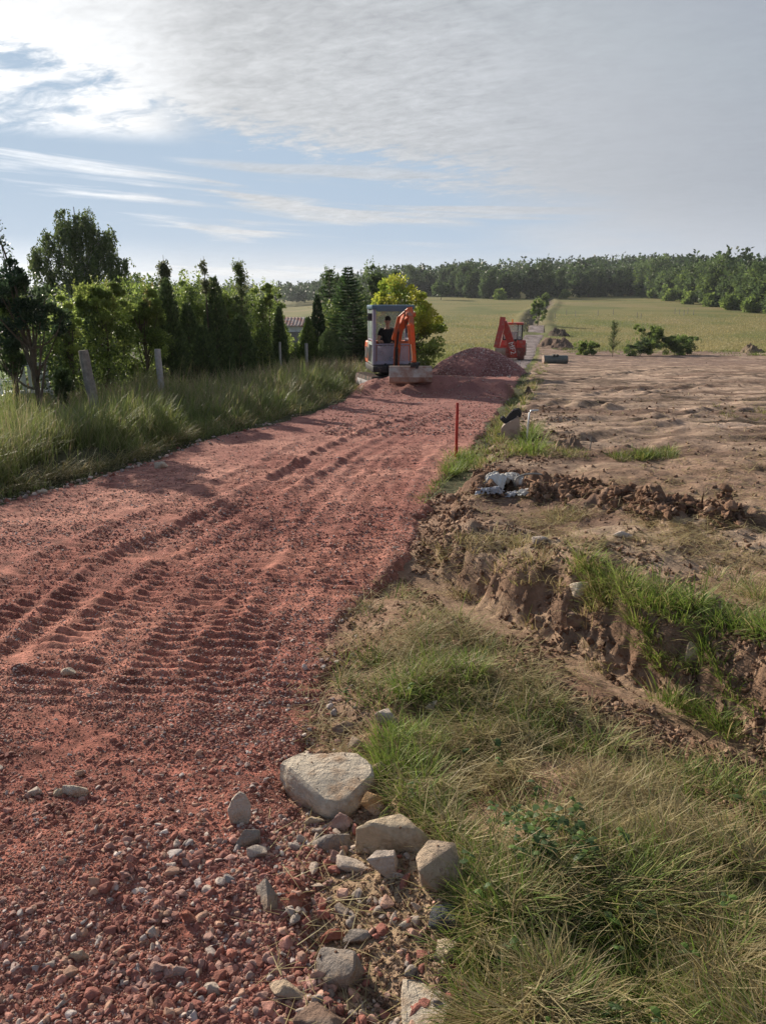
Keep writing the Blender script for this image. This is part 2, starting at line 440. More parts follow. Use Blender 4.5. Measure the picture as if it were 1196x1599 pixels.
# the cloud deck seen in perspective, rippled bands running left-right
deck = comb(mth('ADD', mth('MULTIPLY', PX, .8), mth('MULTIPLY', PY, -.35)), mth('ADD', mth('MULTIPLY', PY, 1.25), mth('MULTIPLY', PX, .5)), 0.)
nA = noise(deck, .8, 6., .55, .3); nB = noise(deck, 6., 7., .62, .6); nC = noise(deck, 22., 5., .6, .5)
edge = mth('ADD', mth('SUBTRACT', el, 13.6), mth('MULTIPLY', mth('ADD', az, 24.5), .20))
edge = mth('ADD', edge, mth('MULTIPLY', mth('SUBTRACT', nA, .5), 6.0))
edge = mth('ADD', edge, mth('MULTIPLY', mth('SUBTRACT', nB, .5), 6.0))
edge = mth('ADD', edge, mth('MULTIPLY', mth('SUBTRACT', nC, .5), 3.0))
sheet = mrange(edge, -.2, 1.9)
right = mrange(mth('ADD', az, mth('MULTIPLY', mth('SUBTRACT', nA, .5), 20.)), 4., 19.)
gap = mth('MULTIPLY', mrange(mth('ADD', az, mth('MULTIPLY', mth('SUBTRACT', nA, .5), 30.)), 0., -18.), mrange(el, 19.5, 25., 0., .55))
sheet = mth('MULTIPLY', mth('MULTIPLY', mth('MAXIMUM', sheet, right), .88), mth('SUBTRACT', 1.0, gap))
# low streaks
low = comb(mth('MULTIPLY', az, .045), mth('MULTIPLY', mth('ADD', el, mth('MULTIPLY', az, .06)), .75), 3.1)
nS = noise(low, 1.0, 6., .55, .4)
streak = mth('MULTIPLY', mrange(nS, .50, .64), mrange(el, 12.5, 7., 0., 1.))
streak = mth('MULTIPLY', streak, .85)
bot = mrange(el, 4.6, 1.5, 0., .6)
bank = mth('MULTIPLY', mrange(mth('ADD', mth('SUBTRACT', nA, .5), mth('MULTIPLY', mth('SUBTRACT', nB, .5), .6)), -.12, .1), mth('MULTIPLY', mrange(el, 9.8, 11.2), mrange(az, -10., -17.)))
cloud = mth('MAXIMUM', mth('MAXIMUM', mth('MAXIMUM', sheet, streak), bot), mth('MULTIPLY', bank, mrange(el, 14.6, 13.2)))
# brightness: thin towards the sun, greyer away from it
gd = N(nt, 'ShaderNodeVectorMath', operation='DOT_PRODUCT'); L(D, gd.inputs[0]); gl = Vector((math.sin(R(-25)) * math.cos(R(12)), math.cos(R(-25)) * math.cos(R(12)), math.sin(R(12)))); gd.inputs[1].default_value = gl
glow = mrange(gd.outputs['Value'], .965, 1.0)
glow2 = mrange(gd.outputs['Value'], .62, 1.0, 0., 1., False)
tex = mth('ADD', mth('MULTIPLY', mth('SUBTRACT', nB, .5), 1.0), mth('MULTIPLY', mth('SUBTRACT', nC, .5), .8))
texamt = mrange(az, 18., 0., .12, .8)
bright = mth('ADD', 2.75, mth('MULTIPLY', mth('MULTIPLY', tex, texamt), 3.6))
bright = mth('ADD', bright, mth('ADD', mth('MULTIPLY', glow2, 1.5), mth('MULTIPLY', glow, 3.2)))
bright = mth('ADD', bright, mth('MULTIPLY', mrange(el, 8., 1.), 1.3))
ccol = N(nt, 'ShaderNodeMix', data_type='RGBA'); L(glow2, ccol.inputs[0]); ccol.inputs[6].default_value = (.89, .955, 1.08, 1); ccol.inputs[7].default_value = (1.0, 1.0, 1.0, 1)
bright = mth('MULTIPLY', bright, mrange(el, 14., 25., 1., .80))
cc = N(nt, 'ShaderNodeVectorMath', operation='SCALE'); L(ccol.outputs[2], cc.inputs[0]); L(bright, cc.inputs['Scale'])
skm = N(nt, 'ShaderNodeVectorMath', operation='MULTIPLY'); L(sky.outputs[0], skm.inputs[0]); skm.inputs[1].default_value = (1., 1., 1.)
skn = N(nt, 'ShaderNodeVectorMath', operation='MINIMUM'); L(skm.outputs[0], skn.inputs[0]); skn.inputs[1].default_value = (2.55, 3.4, 4.45)
mx = N(nt, 'ShaderNodeMix', data_type='RGBA'); L(cloud, mx.inputs[0]); L(skn.outputs[0], mx.inputs[6]); L(cc.outputs[0], mx.inputs[7])
L(mx.outputs[2], bg.inputs[0])
vs = bpy.context.scene.view_settings
vs.view_transform = 'Standard'; vs.look = 'None'; vs.exposure = .62; vs.gamma = 1
bpy.context.scene.cycles.use_denoising = True
bpy.context.scene.cycles.max_bounces = 6
bpy.context.scene.cycles.transparent_max_bounces = 8
# ------------------------------------------------------------------ stones
def pixv(u, v, h=None, n=14):
    h = h or hsurf
    u = np.asarray(u, float); v = np.asarray(v, float)
    a, b = (u - 598) / F, (799.5 - v) / F
    dy, dz = CP + b * SP, b * CP - SP
    z = np.zeros(u.shape)
    for _ in range(n):
        t = (z - EYE) / np.minimum(dz, -.004)
        z = .5 * z + .5 * h(a * t, dy * t)
    t = (z - EYE) / np.minimum(dz, -.004)
    return a * t, dy * t, h(a * t, dy * t)
def inpoly(poly, n, seed=0):
    """n random pixels of a polygon"""
    g = np.random.default_rng(seed); P = np.array(poly, float); lo, hi = P.min(0), P.max(0)
    us, vs_ = [], []; c = 0
    while c < n:
        u = g.uniform(lo[0], hi[0], n * 2); v = g.uniform(lo[1], hi[1], n * 2)
        k = sdf(poly, u, v) > 0; us.append(u[k]); vs_.append(v[k]); c += k.sum()
    return np.concatenate(us)[:n], np.concatenate(vs_)[:n]
def hull_proto(seed, npt=12, flat=1.0, bev=0.0):
    g = np.random.default_rng(seed); p = g.normal(size=(npt, 3)); p /= np.linalg.norm(p, axis=1)[:, None]
    p *= g.uniform(.75, 1.1, (npt, 1)); p *= np.array([1, g.uniform(.6, .95), g.uniform(.4, .8) * flat])
    bm = bmesh.new()
    for q in p: bm.verts.new(q)
    r = bmesh.ops.convex_hull(bm, input=bm.verts)
    for v in [v for v in bm.verts if not v.link_faces]: bm.verts.remove(v)
    if bev:
        bmesh.ops.bevel(bm, geom=bm.edges[:], offset=bev, segments=1, affect='EDGES', profile=.5)
    bmesh.ops.triangulate(bm, faces=bm.faces[:])
    bm.verts.index_update(); V = np.array([v.co[:] for v in bm.verts]); T = np.array([[v.index for v in f.verts] for f in bm.faces])
    bm.free(); return V, T
PROT = [hull_proto(100 + i, 11 + i % 4) for i in range(14)]
PROTB = [hull_proto(100 + i, 11 + i % 4, 1, .09) for i in range(14)]
def rotm(n, g, tilt=1.0):
    """random rotations; tilt<1 keeps stones lying flat"""
    z = g.uniform(0, 2 * PI, n); x = g.normal(0, 1.2 * tilt, n)
    y = g.normal(0, 1.2 * tilt, n)
    cz, sz, cx, sx_, cy, sy = np.cos(z), np.sin(z), np.cos(x), np.sin(x), np.cos(y), np.sin(y)
    O = np.zeros(n); I = np.ones(n)
    Rz = np.array([[cz, -sz, O], [sz, cz, O], [O, O, I]]).transpose(2, 0, 1)
    Rx = np.array([[I, O, O], [O, cx, -sx_], [O, sx_, cx]]).transpose(2, 0, 1)
    Ry = np.array([[cy, O, sy], [O, I, O], [-sy, O, cy]]).transpose(2, 0, 1)
    return Rz @ Rx @ Ry
def scatter_stones(pos, size, col, seed, protos=PROT, tilt=.45, aniso=.3):
    g = np.random.default_rng(seed); n = len(pos)
    Rm = rotm(n, g, tilt); sc = size[:, None] * (1 + g.uniform(-aniso, aniso, (n, 3)))
    kind = g.integers(0, len(protos), n); Vs, Ts, Cs = [], [], []; off = 0
    for k, (pv, pt) in enumerate(protos):
        i = np.nonzero(kind == k)[0]
        if not len(i): continue
        v = np.einsum('nij,nkj->nki', Rm[i], pv[None] * sc[i][:, None, :]) + pos[i][:, None, :]
        Vs.append(v.reshape(-1, 3)); Cs.append(np.repeat(col[i], len(pv), 0))
        Ts.append((pt[None] + (np.arange(len(i)) * len(pv))[:, None, None] + off).reshape(-1, 3)); off += len(i) * len(pv)
    return np.concatenate(Vs), np.concatenate(Ts), np.concatenate(Cs)
def stone_cols(n, g, pale=.12):
    k = g.random(n); c = np.zeros((n, 3))
    A = np.array([[.31, .125, .092], [.25, .10, .078], [.37, .18, .14], [.38, .225, .185], [.21, .09, .075], [.40, .24, .17]])
    B = np.array([[.42, .35, .32], [.33, .285, .265], [.46, .37, .31], [.37, .27, .235], [.52, .44, .39]])
    c = np.where((k < pale)[:, None], B[g.integers(0, 5, n)], A[g.integers(0, 6, n)])
    return c * g.uniform(.72, 1.25, (n, 1))
def road_points(n, u0, u1, v0, v1, seed, rmin=-.04, clump=.3):
    g = np.random.default_rng(seed)
    u = g.uniform(u0, u1, n); v = g.uniform(v0, v1, n)
    x, y, z = pixv(u, v)
    x = x + g.normal(0, .02, n); y = y + g.normal(0, .02, n)
    gg, rd_, r_, *_ = heights(x, y, None, True)
    m = (r_ > rmin) & (fbm(x, y, .5, 3, 401) + clump + .5 * g.random(n) > 0)
    return x[m], y[m], np.maximum(gg, rd_)[m], g
M_stone = material('crushed_stone', attr=True, rough=.9, var=.3, vscale=60, bump=.004, bscale=120, spec=.25)
SV, ST, SC = [], [], []
def add_stones(v, t, c):
    o = sum(len(q) for q in SV); SV.append(v); ST.append(t + o); SC.append(c)
# (count, pixel box, size in metres, pale share)
for n, u0, u1, v0, v1, s0, s1, pale, seed, cl in [
        (3000, 370, 530, 1270, 1470, .004, .016, .1, 21, .6), (5000, 370, 530, 1230, 1480, .002, .005, .05, 22, .7), (26000, -60, 600, 1100, 1640, .0025, .006, .03, 23, .35),
        (3200, -60, 620, 1150, 1640, .008, .021, .11, 1, .15),
        (520, 150, 560, 1300, 1640, .016, .028, .12, 11, .4),
        (14000, -60, 640, 1080, 1640, .004, .009, .08, 2, .4),
        (30000, -60, 640, 1000, 1640, .002, .0042, .10, 3, .5),
        (17000, -80, 700, 860, 1160, .0045, .012, .14, 4, .15),
        (5000, 330, 720, 780, 1200, .006, .0135, .16, 6, .3),
        (26000, -80, 700, 760, 1100, .0035, .0075, .14, 5, .25),
        (26000, -80, 800, 640, 860, .006, .016, .16, 7, .25),
        (6000, 500, 820, 585, 680, .015, .03, .12, 8, .1),
        (1500, 690, 860, 505, 590, .03, .07, .9, 9, .2)]:
    x, y, z, g_ = road_points(n, u0, u1, v0, v1, seed, clump=cl)
    k = len(x); s = s0 + (s1 - s0) * g_.random(k) ** 2.2
    c = stone_cols(k, g_, pale)
    c = np.where((y > 33)[:, None], np.array([[.36, .32, .33]]) * g_.uniform(.6, 1.5, (k, 1)), c)
    big = s > .011
    # darker dusty red low, stones lie half sunk
    P = np.stack([x, y, z + s * .02], 1)
    for sel, pr in ((~big, PROT), (big, PROTB)):
        if sel.any(): add_stones(*scatter_stones(P[sel], s[sel], c[sel], seed + 50, pr, .4))
g_ = np.random.default_rng(78); u, v = inpoly([(440, 1300), (520, 1260), (640, 1330), (720, 1400), (740, 1640), (440, 1640)], 420, 5); x, y, z = pixv(u, v); s = .005 + .026 * g_.random(420) ** 2.4
add_stones(*scatter_stones(np.stack([x, y, z + s * .3], 1), s, np.array([(.42, .33, .26), (.33, .27, .23), (.45, .27, .2), (.30, .12, .09)])[g_.integers(0, 4, 420)] * g_.uniform(.8, 1.2, (420, 1)), 5, PROTB, .5))
u, v = inpoly([(470, 1050), (540, 930), (600, 900), (560, 1000), (560, 1200), (480, 1240)], 260, 6); x, y, z = pixv(u, v); s = .005 + .02 * g_.random(260) ** 3
add_stones(*scatter_stones(np.stack([x, y, z + s * .3], 1), s, stone_cols(260, g_, .4), 5, PROTB, .5))
# pale stones spilled along the left edge of the road and along the right edge
g_ = np.random.default_rng(77)
L1 = np.array([(0, 783), (60, 770), (120, 755), (190, 735), (250, 715), (300, 695), (400, 671), (470, 650)], float)
t_ = g_.random(300) * (len(L1) - 1); i_ = t_.astype(int); q_ = L1[i_] + (L1[i_ + 1] - L1[i_]) * (t_ - i_)[:, None] + g_.normal(0, 3.0, (300, 2))
x, y, z = pixv(q_[:, 0], q_[:, 1]); s = .008 + .035 * g_.random(300) ** 3
add_stones(*scatter_stones(np.stack([x, y, z + s * .3], 1), s, stone_cols(300, g_, .75), 5, PROTB, .4))
gravel = mesh('gravel', np.concatenate(SV), np.concatenate(ST), M_stone, col=np.concatenate(SC))
tag(gravel, 'loose crushed red and pale stones lying over the gravel road', kind='stuff')

# ------------------------------------------------------------------ clods of soil
M_clod = material('soil_clod', attr=True, rough=.95, var=.3, vscale=30, bump=.012, bscale=60, spec=.1)
SV, ST, SC = [], [], []
def clod_cols(n, g, dark=.5):
    A = np.array([[.15, .085, .055], [.20, .12, .08], [.29, .19, .13], [.35, .24, .17]])
    k = np.clip((g.random(n) * 4 * (1.35 - dark)).astype(int), 0, 3)
    return A[k] * np.array([[1, 1, 1]]) * g.uniform(.8, 1.3, (n, 1))
for poly, n, s0, s1, dark, seed in [
        ([(740, 735), (830, 738), (960, 762), (1060, 785), (1160, 800), (1155, 812), (1040, 806), (930, 790), (860, 775), (740, 770)], 2600, .010, .075, .8, 1),
        ([(655, 770), (740, 765), (735, 830), (700, 880), (650, 900), (650, 820)], 700, .008, .04, .35, 2),
        ([(600, 900), (660, 920), (860, 1060), (980, 1130), (1196, 1200), (1250, 1330), (1040, 1220), (860, 1110), (700, 970)], 2400, .006, .034, .6, 3),
        ([(850, 1080), (1250, 1130), (1250, 1250), (1000, 1180)], 1300, .007, .03, .55, 4),
        ([(860, 930), (960, 950), (1060, 1040), (1196, 1090), (1196, 1120), (1040, 1085), (900, 1000)], 380, .010, .04, .7, 5),
        ([(760, 640), (1250, 640), (1250, 900), (850, 900), (700, 800)], 1500, .006, .035, .3, 6),
        ([(830, 550), (1250, 550), (1250, 660), (800, 660)], 500, .012, .05, .2, 7),
        ([(460, 1300), (520, 1230), (600, 1235), (730, 1330), (740, 1640), (480, 1640)], 9000, .0025, .010, .0, 8),
        ([(640, 860), (830, 850), (1000, 960), (1250, 1080), (1250, 1000), (1000, 860), (700, 800)], 2000, .005, .03, .4, 9),
        ([(500, 1040), (560, 930), (640, 900), (700, 980), (560, 1160), (490, 1180)], 1200, .005, .022, .5, 10),
        ([(640, 850), (830, 850), (850, 900), (900, 960), (880, 990), (760, 930), (650, 900)], 420, .004, .03, .5, 14),
        ([(1180, 880), (1750, 900), (1900, 1500), (1250, 1230)], 2600, .004, .035, .4, 15),
        ([(700, 985), (870, 1000), (900, 1060), (760, 1050)], 500, .006, .03, .75, 12),
        ([(820, 640), (900, 640), (900, 720), (700, 740), (690, 700), (760, 660)], 700, .012, .05, .5, 13)]:
    n = int(n * 2.1); g_ = np.random.default_rng(500 + seed); u, v = inpoly(poly, n, seed + 900)
    x, y, z = pixv(u, v); n = int(n); s = s0 * .6 + (s1 * .8 - s0 * .6) * g_.random(n) ** 4.5
    x += g_.normal(0, .02, n); y += g_.normal(0, .03, n); gg, rd_ = heights(x, y)
    m = gg > rd_ - .02
    P = np.stack([x, y, gg + s * .2], 1)[m]
    SVv = scatter_stones(P, s[m], clod_cols(n, g_, dark)[m], seed, PROTB, .8, .35); add_stones(*SVv)
_v = np.concatenate(SV)
_v = _v + (np.stack([gnoise(_v[:, 0] * 38 + _v[:, 2] * 30, _v[:, 1] * 38, s) for s in (1, 2, 3)], 1)) * .013
clods = mesh('soil_clods', _v, np.concatenate(ST), M_clod, col=np.concatenate(SC), smooth=True)
tag(clods, 'loose brown clods and crumbs of dug soil', kind='stuff')

# ------------------------------------------------------------------ single rocks
def rock_mat(name, c, t, amt=.5, ts=9):
    return material(name, c, rough=.88, var=.22, vscale=14, bump=.035, bscale=34, bdetail=12, tint=t, tscale=ts, tamt=amt, spec=.25)
RM = {'white': rock_mat('pale_limestone', (.60, .51, .40), (.36, .235, .15), .5), 'beige': rock_mat('beige_stone', (.58, .46, .32), (.38, .27, .17), .5),
      'orange': rock_mat('ochre_stone', (.45, .27, .13), (.45, .36, .30), .5), 'lilac': rock_mat('lilac_stone', (.58, .48, .40), (.38, .28, .20), .5),
      'grey': rock_mat('grey_stone', (.33, .28, .24), (.36, .25, .17), .5), 'dark': rock_mat('slate_stone', (.085, .09, .10), (.17, .15, .14), .45),
      'tan': rock_mat('tan_stone', (.50, .38, .27), (.32, .22, .16), .45), 'pink': rock_mat('pink_stone', (.46, .28, .23), (.52, .40, .35), .5),
      'red': rock_mat('red_stone', (.36, .13, .085), (.44, .22, .16), .5), 'brown': rock_mat('brown_stone', (.26, .17, .125), (.36, .27, .21), .5)}
def rock(spec):
    (u0, v0, u1, v1, mk, hf, seed, label, opt) = spec
    g = np.random.default_rng(seed); uc, vc = (u0 + u1) / 2, v0 + (v1 - v0) * .62
    x, y, z = [float(q) for q in pix(uc, vc)]
    dep = y * CP + (EYE - z) * SP; a = math.atan2(EYE - z, y)
    wd = (1.12 if opt != 'up' else 1.0) * (u1 - u0) / F * dep; ext = (v1 - v0) / F * dep; h = hf * wd
    Ln = max(.35 * wd, (ext - h * .8 * math.cos(a)) / math.sin(a)); Ln = min(Ln, 1.4 * wd)
    if opt == 'up': h = ext / math.cos(a) * 1.1; Ln = wd * .35
    bm = bmesh.new(); npt = {'slab': 26, 'up': 18, 'tri': 9}.get(opt, 12)
    if opt == 'slab':      # broad flat-topped block, outline like a rounded wedge
        out = [(-.98, .50), (-.60, .98), (.10, 1.0), (.62, .92), (.98, .35), (1.0, -.1), (.78, -.55), (.42, -1.0), (.02, -.92), (-.35, -.35), (-.8, .12)]
        for ox, oy in out:
            bm.verts.new((ox * .93 * wd / 2, oy * .93 * Ln / 2, h * .5 + g.uniform(-.05, .05) * h - (.22 * h if oy < -.3 else 0))); bm.verts.new((ox * wd / 2, oy * Ln / 2, h * g.uniform(-.05, .12)))
            bm.verts.new((ox * .8 * wd / 2, oy * .8 * Ln / 2, -h * .5))
    elif opt == 'up':
        for ox, oz in [(-.55, -1), (.5, -1), (.95, -.3), (.9, .25), (.35, .85), (-.05, 1.0), (-.7, .6), (-.95, 0)]:
            for sy in (-1, 1): bm.verts.new((ox * wd / 2, sy * Ln / 2 * (1 - .5 * max(oz, 0)) + oz * h * .08, oz * h / 2))
    else:
        for _ in range(npt):
            p = g.normal(size=3); p /= max(abs(p)) ** .55 * np.linalg.norm(p) ** .45; p *= g.uniform(.88, 1.02)
            if opt == 'tri' and p[2] > 0: p[:2] *= .55
            bm.verts.new((p[0] * wd / 2, p[1] * Ln / 2, p[2] * h / 2))
    bmesh.ops.convex_hull(bm, input=bm.verts)
    for q in [q for q in bm.verts if not q.link_faces]: bm.verts.remove(q)
    vv0 = np.array([q.co[:] for q in bm.verts]); lo, hi = vv0.min(0), vv0.max(0); tgt = np.array([wd, Ln, max(h, 1e-3)]); 
    for q in bm.verts: q.co = Vector(((np.array(q.co[:]) - (lo + hi) / 2) / (hi - lo) * tgt).tolist())
    bmesh.ops.dissolve_limit(bm, angle_limit=R(14), verts=bm.verts[:], edges=bm.edges[:])
    bmesh.ops.bevel(bm, geom=bm.edges[:], offset=.02 * wd, segments=1, affect='EDGES', profile=.5)
    bmesh.ops.triangulate(bm, faces=bm.faces[:])
    for _ in range(2):
        le = [e for e in bm.edges if e.calc_length() > .07 * wd]
        bmesh.ops.subdivide_edges(bm, edges=le, cuts=1); bmesh.ops.triangulate(bm, faces=bm.faces[:])
    Vv = np.array([q.co[:] for q in bm.verts]); bm.normal_update(); Nn = np.array([q.normal[:] for q in bm.verts])
    q = Vv / wd + seed * 3.1
    d = .03 * wd * fbm(q[:, 0] * 1.0 + q[:, 2] * .8, q[:, 1] + q[:, 2] * .6, .6, 4, seed) + .02 * wd * (1 - np.abs(fbm(q[:, 0] + q[:, 2], q[:, 1] - q[:, 2], .22, 3, seed + 5)))
    Vv = Vv + Nn * d[:, None]
    bm.verts.index_update(); T = [[v.index for v in f_.verts] for f_ in bm.faces]; bm.free()
    o = mesh('rock' if wd > .13 else 'stone', Vv, np.array(T), RM[mk], smooth=True)
    o.data.set_sharp_from_angle(angle=R(24))
    o.location = (x, y, z + h * (.19 if opt != 'up' else .36)); o.rotation_euler = (0 if opt != 'up' else R(-6), 0 if opt != 'up' else R(4), g.uniform(-.2, .2) if opt != 'slab' else 0)
    tag(o, label, 'rock' if wd > .13 else 'stone')
ROCKS = [
    (442, 1174, 580, 1286, 'white', .42, 1, 'largest pale limestone boulder with soil crumbs on its broad flat top', 'slab'),
    (566, 1236, 614, 1280, 'orange', .75, 2, 'ochre wedge stone leaning between the two biggest pale boulders', 'tri'),
    (513, 1270, 549, 1304, 'pink', .9, 3, 'small pinkish stone at the lower tip of the largest boulder', ''),
    (562, 1266, 682, 1352, 'beige', .5, 24, 'rounded beige boulder below the largest one beside the grass', ''),
    (652, 1322, 720, 1408, 'tan', .85, 5, 'tan angular block with a dark shaded face against the grass', ''),
    (574, 1326, 626, 1387, 'lilac', .95, 6, 'pale lilac pointed stone in front of the rounded beige boulder', 'tri'),
    (528, 1334, 586, 1368, 'lilac', .35, 7, 'flat crumbly grey slab left of the pale lilac pointed stone', ''),
    (482, 1298, 545, 1335, 'grey', .45, 8, 'flat dark grey stone half sunk under the largest boulder', ''),
    (472, 1274, 506, 1292, 'beige', .5, 9, 'little beige stone touching the lower left of the largest boulder', ''),
    (513, 1325, 538, 1353, 'pink', .9, 10, 'little pink stone next to the flat crumbly grey slab', ''),
    (672, 1412, 726, 1462, 'dark', .7, 11, 'blackish slate block at the edge of the grass', ''),
    (716, 1389, 752, 1432, 'tan', .8, 12, 'tan stone half hidden in grass above the blackish slate block', ''),
    (681, 1468, 711, 1507, 'beige', .9, 13, 'beige stone below the blackish slate block', ''),
    (475, 1480, 566, 1562, 'grey', .7, 14, 'big grey brown cube-like block on the dirt patch', ''),
    (503, 1453, 537, 1478, 'red', .7, 15, 'brick red stone resting on top of the grey brown block', ''),
    (538, 1450, 577, 1480, 'grey', .5, 16, 'flat grey stone pressed into dirt above the grey brown block', ''),
    (630, 1524, 704, 1625, 'white', .3, 17, 'whitish slab sunk in dirt at the bottom border of the picture', ''),
    (418, 1530, 477, 1570, 'tan', .5, 18, 'tan blocky stone in the red gravel near the picture bottom', ''),
    (466, 1562, 536, 1612, 'brown', .35, 19, 'flat brown stone below the grey brown block', ''),
    (402, 1370, 435, 1426, 'grey', 1.2, 20, 'pointed grey stone standing up in the red gravel', 'tri'),
    (358, 1258, 393, 1300, 'lilac', 1.3, 21, 'upright pale leaf-shaped slab standing in the red gravel', 'up'),
    (365, 1294, 404, 1332, 'grey', .9, 22, 'grey stone leaning on the upright leaf-shaped slab', 'tri'),
    (388, 1320, 416, 1343, 'lilac', .6, 23, 'small bluish grey stone at the foot of the leaning grey stone', ''),
    (587, 1103, 622, 1140, 'lilac', .7, 24, 'pale grey block in grass uphill of the largest boulder', ''),
    (537, 1152, 568, 1182, 'tan', .9, 25, 'tan stone just above the top corner of the largest boulder', ''),
    (563, 1188, 601, 1222, 'beige', .6, 26, 'dull beige stone tucked against the upper side of the largest boulder', ''),
    (520, 1126, 550, 1152, 'brown', .6, 27, 'brown grey stone on the gravel border uphill of the boulders', ''),
    (665, 1093, 686, 1117, 'lilac', .9, 28, 'small light grey stone amid grass uphill of the boulders', ''),
    (446, 1388, 474, 1420, 'red', .7, 29, 'pointed reddish stone beside the pointed grey one', 'tri'),
    (623, 1428, 650, 1452, 'white', .6, 30, 'whitish stone in the middle of the dirt patch', ''),
    (776, 1526, 798, 1561, 'pink', 1.0, 31, 'egg-shaped pinkish stone in the mown grass', ''),
    (813, 1530, 834, 1565, 'brown', 1.0, 32, 'egg-shaped brown stone in the mown grass', ''),
    (987, 1347, 1009, 1366, 'pink', .7, 33, 'pale pink stone lying alone in the mown grass', ''),
    (893, 905, 930, 932, 'white', .6, 34, 'whitish stone at the foot of the bright green turf on the bank', ''),
    (832, 838, 856, 852, 'lilac', .5, 35, 'light grey stone on the bare earth above the trench', ''),
    (884, 962, 916, 982, 'brown', .8, 36, 'rounded brown stone stuck in the dark trench wall', ''),
    (1070, 1004, 1108, 1034, 'tan', .8, 37, 'brownish stone between the bright green turf clumps', ''),
    (955, 832, 985, 842, 'lilac', .4, 38, 'pale flat stone on the bare earth beyond the trench', ''),
    (98, 1040, 118, 1056, 'white', .5, 39, 'single whitish stone in the tread marks near the picture border', ''),
    (236, 1500, 262, 1524, 'pink', .7, 40, 'pink cube-shaped stone in the coarse gravel', ''),
    (320, 1528, 346, 1556, 'lilac', .7, 41, 'pale lilac stone with flat face in the coarse gravel', ''),
    (108, 1484, 142, 1504, 'tan', .6, 42, 'rounded tan stone in the coarse gravel', ''),
    (284, 1424, 318, 1445, 'red', .6, 43, 'rounded brick red stone in the coarse gravel', ''),
    (100, 1222, 136, 1250, 'white', .6, 44, 'long whitish stone of the small pale cluster on the gravel', ''),
    (84, 1232, 102, 1248, 'beige', .8, 45, 'small beige stone of the small pale cluster on the gravel', ''),
    (44, 1228, 64, 1246, 'lilac', .7, 46, 'small light stone starting the small pale cluster on the gravel', ''),
    (60, 764, 74, 774, 'white', .7, 47, 'whitish stone at the verge side of the road by the tall grass', ''),
    (243, 724, 262, 735, 'white', .7, 48, 'pale stone at the verge where the tall grass opens', ''),
]
for s_ in ROCKS: rock(s_)
# soil crumbs lying on the rocks
bpy.context.view_layer.update(); CV = []; g_ = np.random.default_rng(60); CS = []
for o_ in [q for q in bpy.data.objects if q.get('category') == 'rock']:
    bb = np.array([o_.matrix_world @ Vector(c) for c in o_.bound_box]); big = 'largest' in o_['label'] and 'broad flat' in o_['label']
    for _ in range(170 if big else 12):
        px_, py_ = g_.uniform(bb[:, 0].min(), bb[:, 0].max()), g_.uniform(bb[:, 1].min(), bb[:, 1].max())
        if big and gnoise(px_ * 9, py_ * 9, 3) < -.15: continue
        ok_, hit, nn_, _i = o_.ray_cast(o_.matrix_world.inverted() @ Vector((px_, py_, 5)), o_.matrix_world.inverted().to_3x3() @ Vector((0, 0, -1)))
        if ok_ and nn_.z > .6: CV.append(o_.matrix_world @ hit); CS.append(.0015 + .007 * g_.random() ** 3)
CV = np.array(CV); CS = np.array(CS)
v_, t_, c_ = scatter_stones(CV, CS, clod_cols(len(CV), g_, .45), 8, PROTB, .8)
tag(mesh('soil_crumbs', v_, t_, M_clod, col=c_), 'soil crumbs lying on top of the boulders', kind='stuff')
# ------------------------------------------------------------------ grass
def blades(P, h, az_, phi0, bend, w, c0, c1, nseg=3):
    """curved tapering blades. P (n,3); phi0 start angle from vertical, bend more along the blade"""
    n = len(P); t = np.linspace(0, 1, nseg + 1)
    pos = [P]; cur = P.copy(); dirx, diry = np.cos(az_), np.sin(az_)
    for k in range(nseg):
        ph = phi0 + bend * (t[k] + t[k + 1]) / 2; s = h / nseg
        cur = cur + np.stack([dirx * np.sin(ph) * s, diry * np.sin(ph) * s, np.cos(ph) * s], 1); pos.append(cur)
    a2 = az_ + PI / 2 + rng.normal(0, .5, n); sx_, sy_ = np.cos(a2), np.sin(a2)
    V, Cc = [], []
    for k in range(nseg):
        ww = w * (1 - t[k] * .65) * .5
        o = np.stack([sx_ * ww, sy_ * ww, 0 * ww], 1); V += [pos[k] - o, pos[k] + o]
        cc = c0 * (1 - t[k]) + c1 * t[k]; Cc += [cc, cc]
    V.append(pos[-1]); Cc.append(c1)
    V = np.stack(V, 1); Cc = np.stack(Cc, 1); m = V.shape[1]
    base = (np.arange(n) * m)[:, None]
    tri = []
    for k in range(nseg - 1):
        a = 2 * k; tri += [[a, a + 1, a + 3], [a, a + 3, a + 2]]
    a = 2 * (nseg - 1); tri.append([a, a + 1, a + 2])
    T = (base[:, :, None] + np.array(tri)[None]).reshape(-1, 3)
    return V.reshape(-1, 3), T, Cc.reshape(-1, 3)
def leaf_mat(name, trans=.35, rough=.55, var=.15, vs=3.):
    return material(name, attr=True, rough=rough, var=var, vscale=vs, trans=trans, spec=.3)
M_grass = leaf_mat('grass_blade', .38)
class Bag:
    def __init__(s): s.V, s.T, s.C, s.n = [], [], [], 0
    def add(s, v, t, c): s.V.append(v); s.T.append(t + s.n); s.C.append(c); s.n += len(v)
    def out(s, name, mat, label=None, parent=None, kind='stuff', smooth=False, **k):
        o = mesh(name, np.concatenate(s.V), np.concatenate(s.T), mat, parent, np.clip(np.concatenate(s.C), .004, 1), smooth, **k)
        if label or kind: tag(o, label, kind=kind)
        return o
def gcol(n, pal, w=None, j=.25):
    pal = np.array(pal); k = rng.choice(len(pal), n, p=w); return pal[k] * rng.uniform(1 - j, 1 + j, (n, 1))
GREEN = [(.13, .20, .034), (.17, .24, .045), (.10, .16, .032), (.21, .27, .06)]
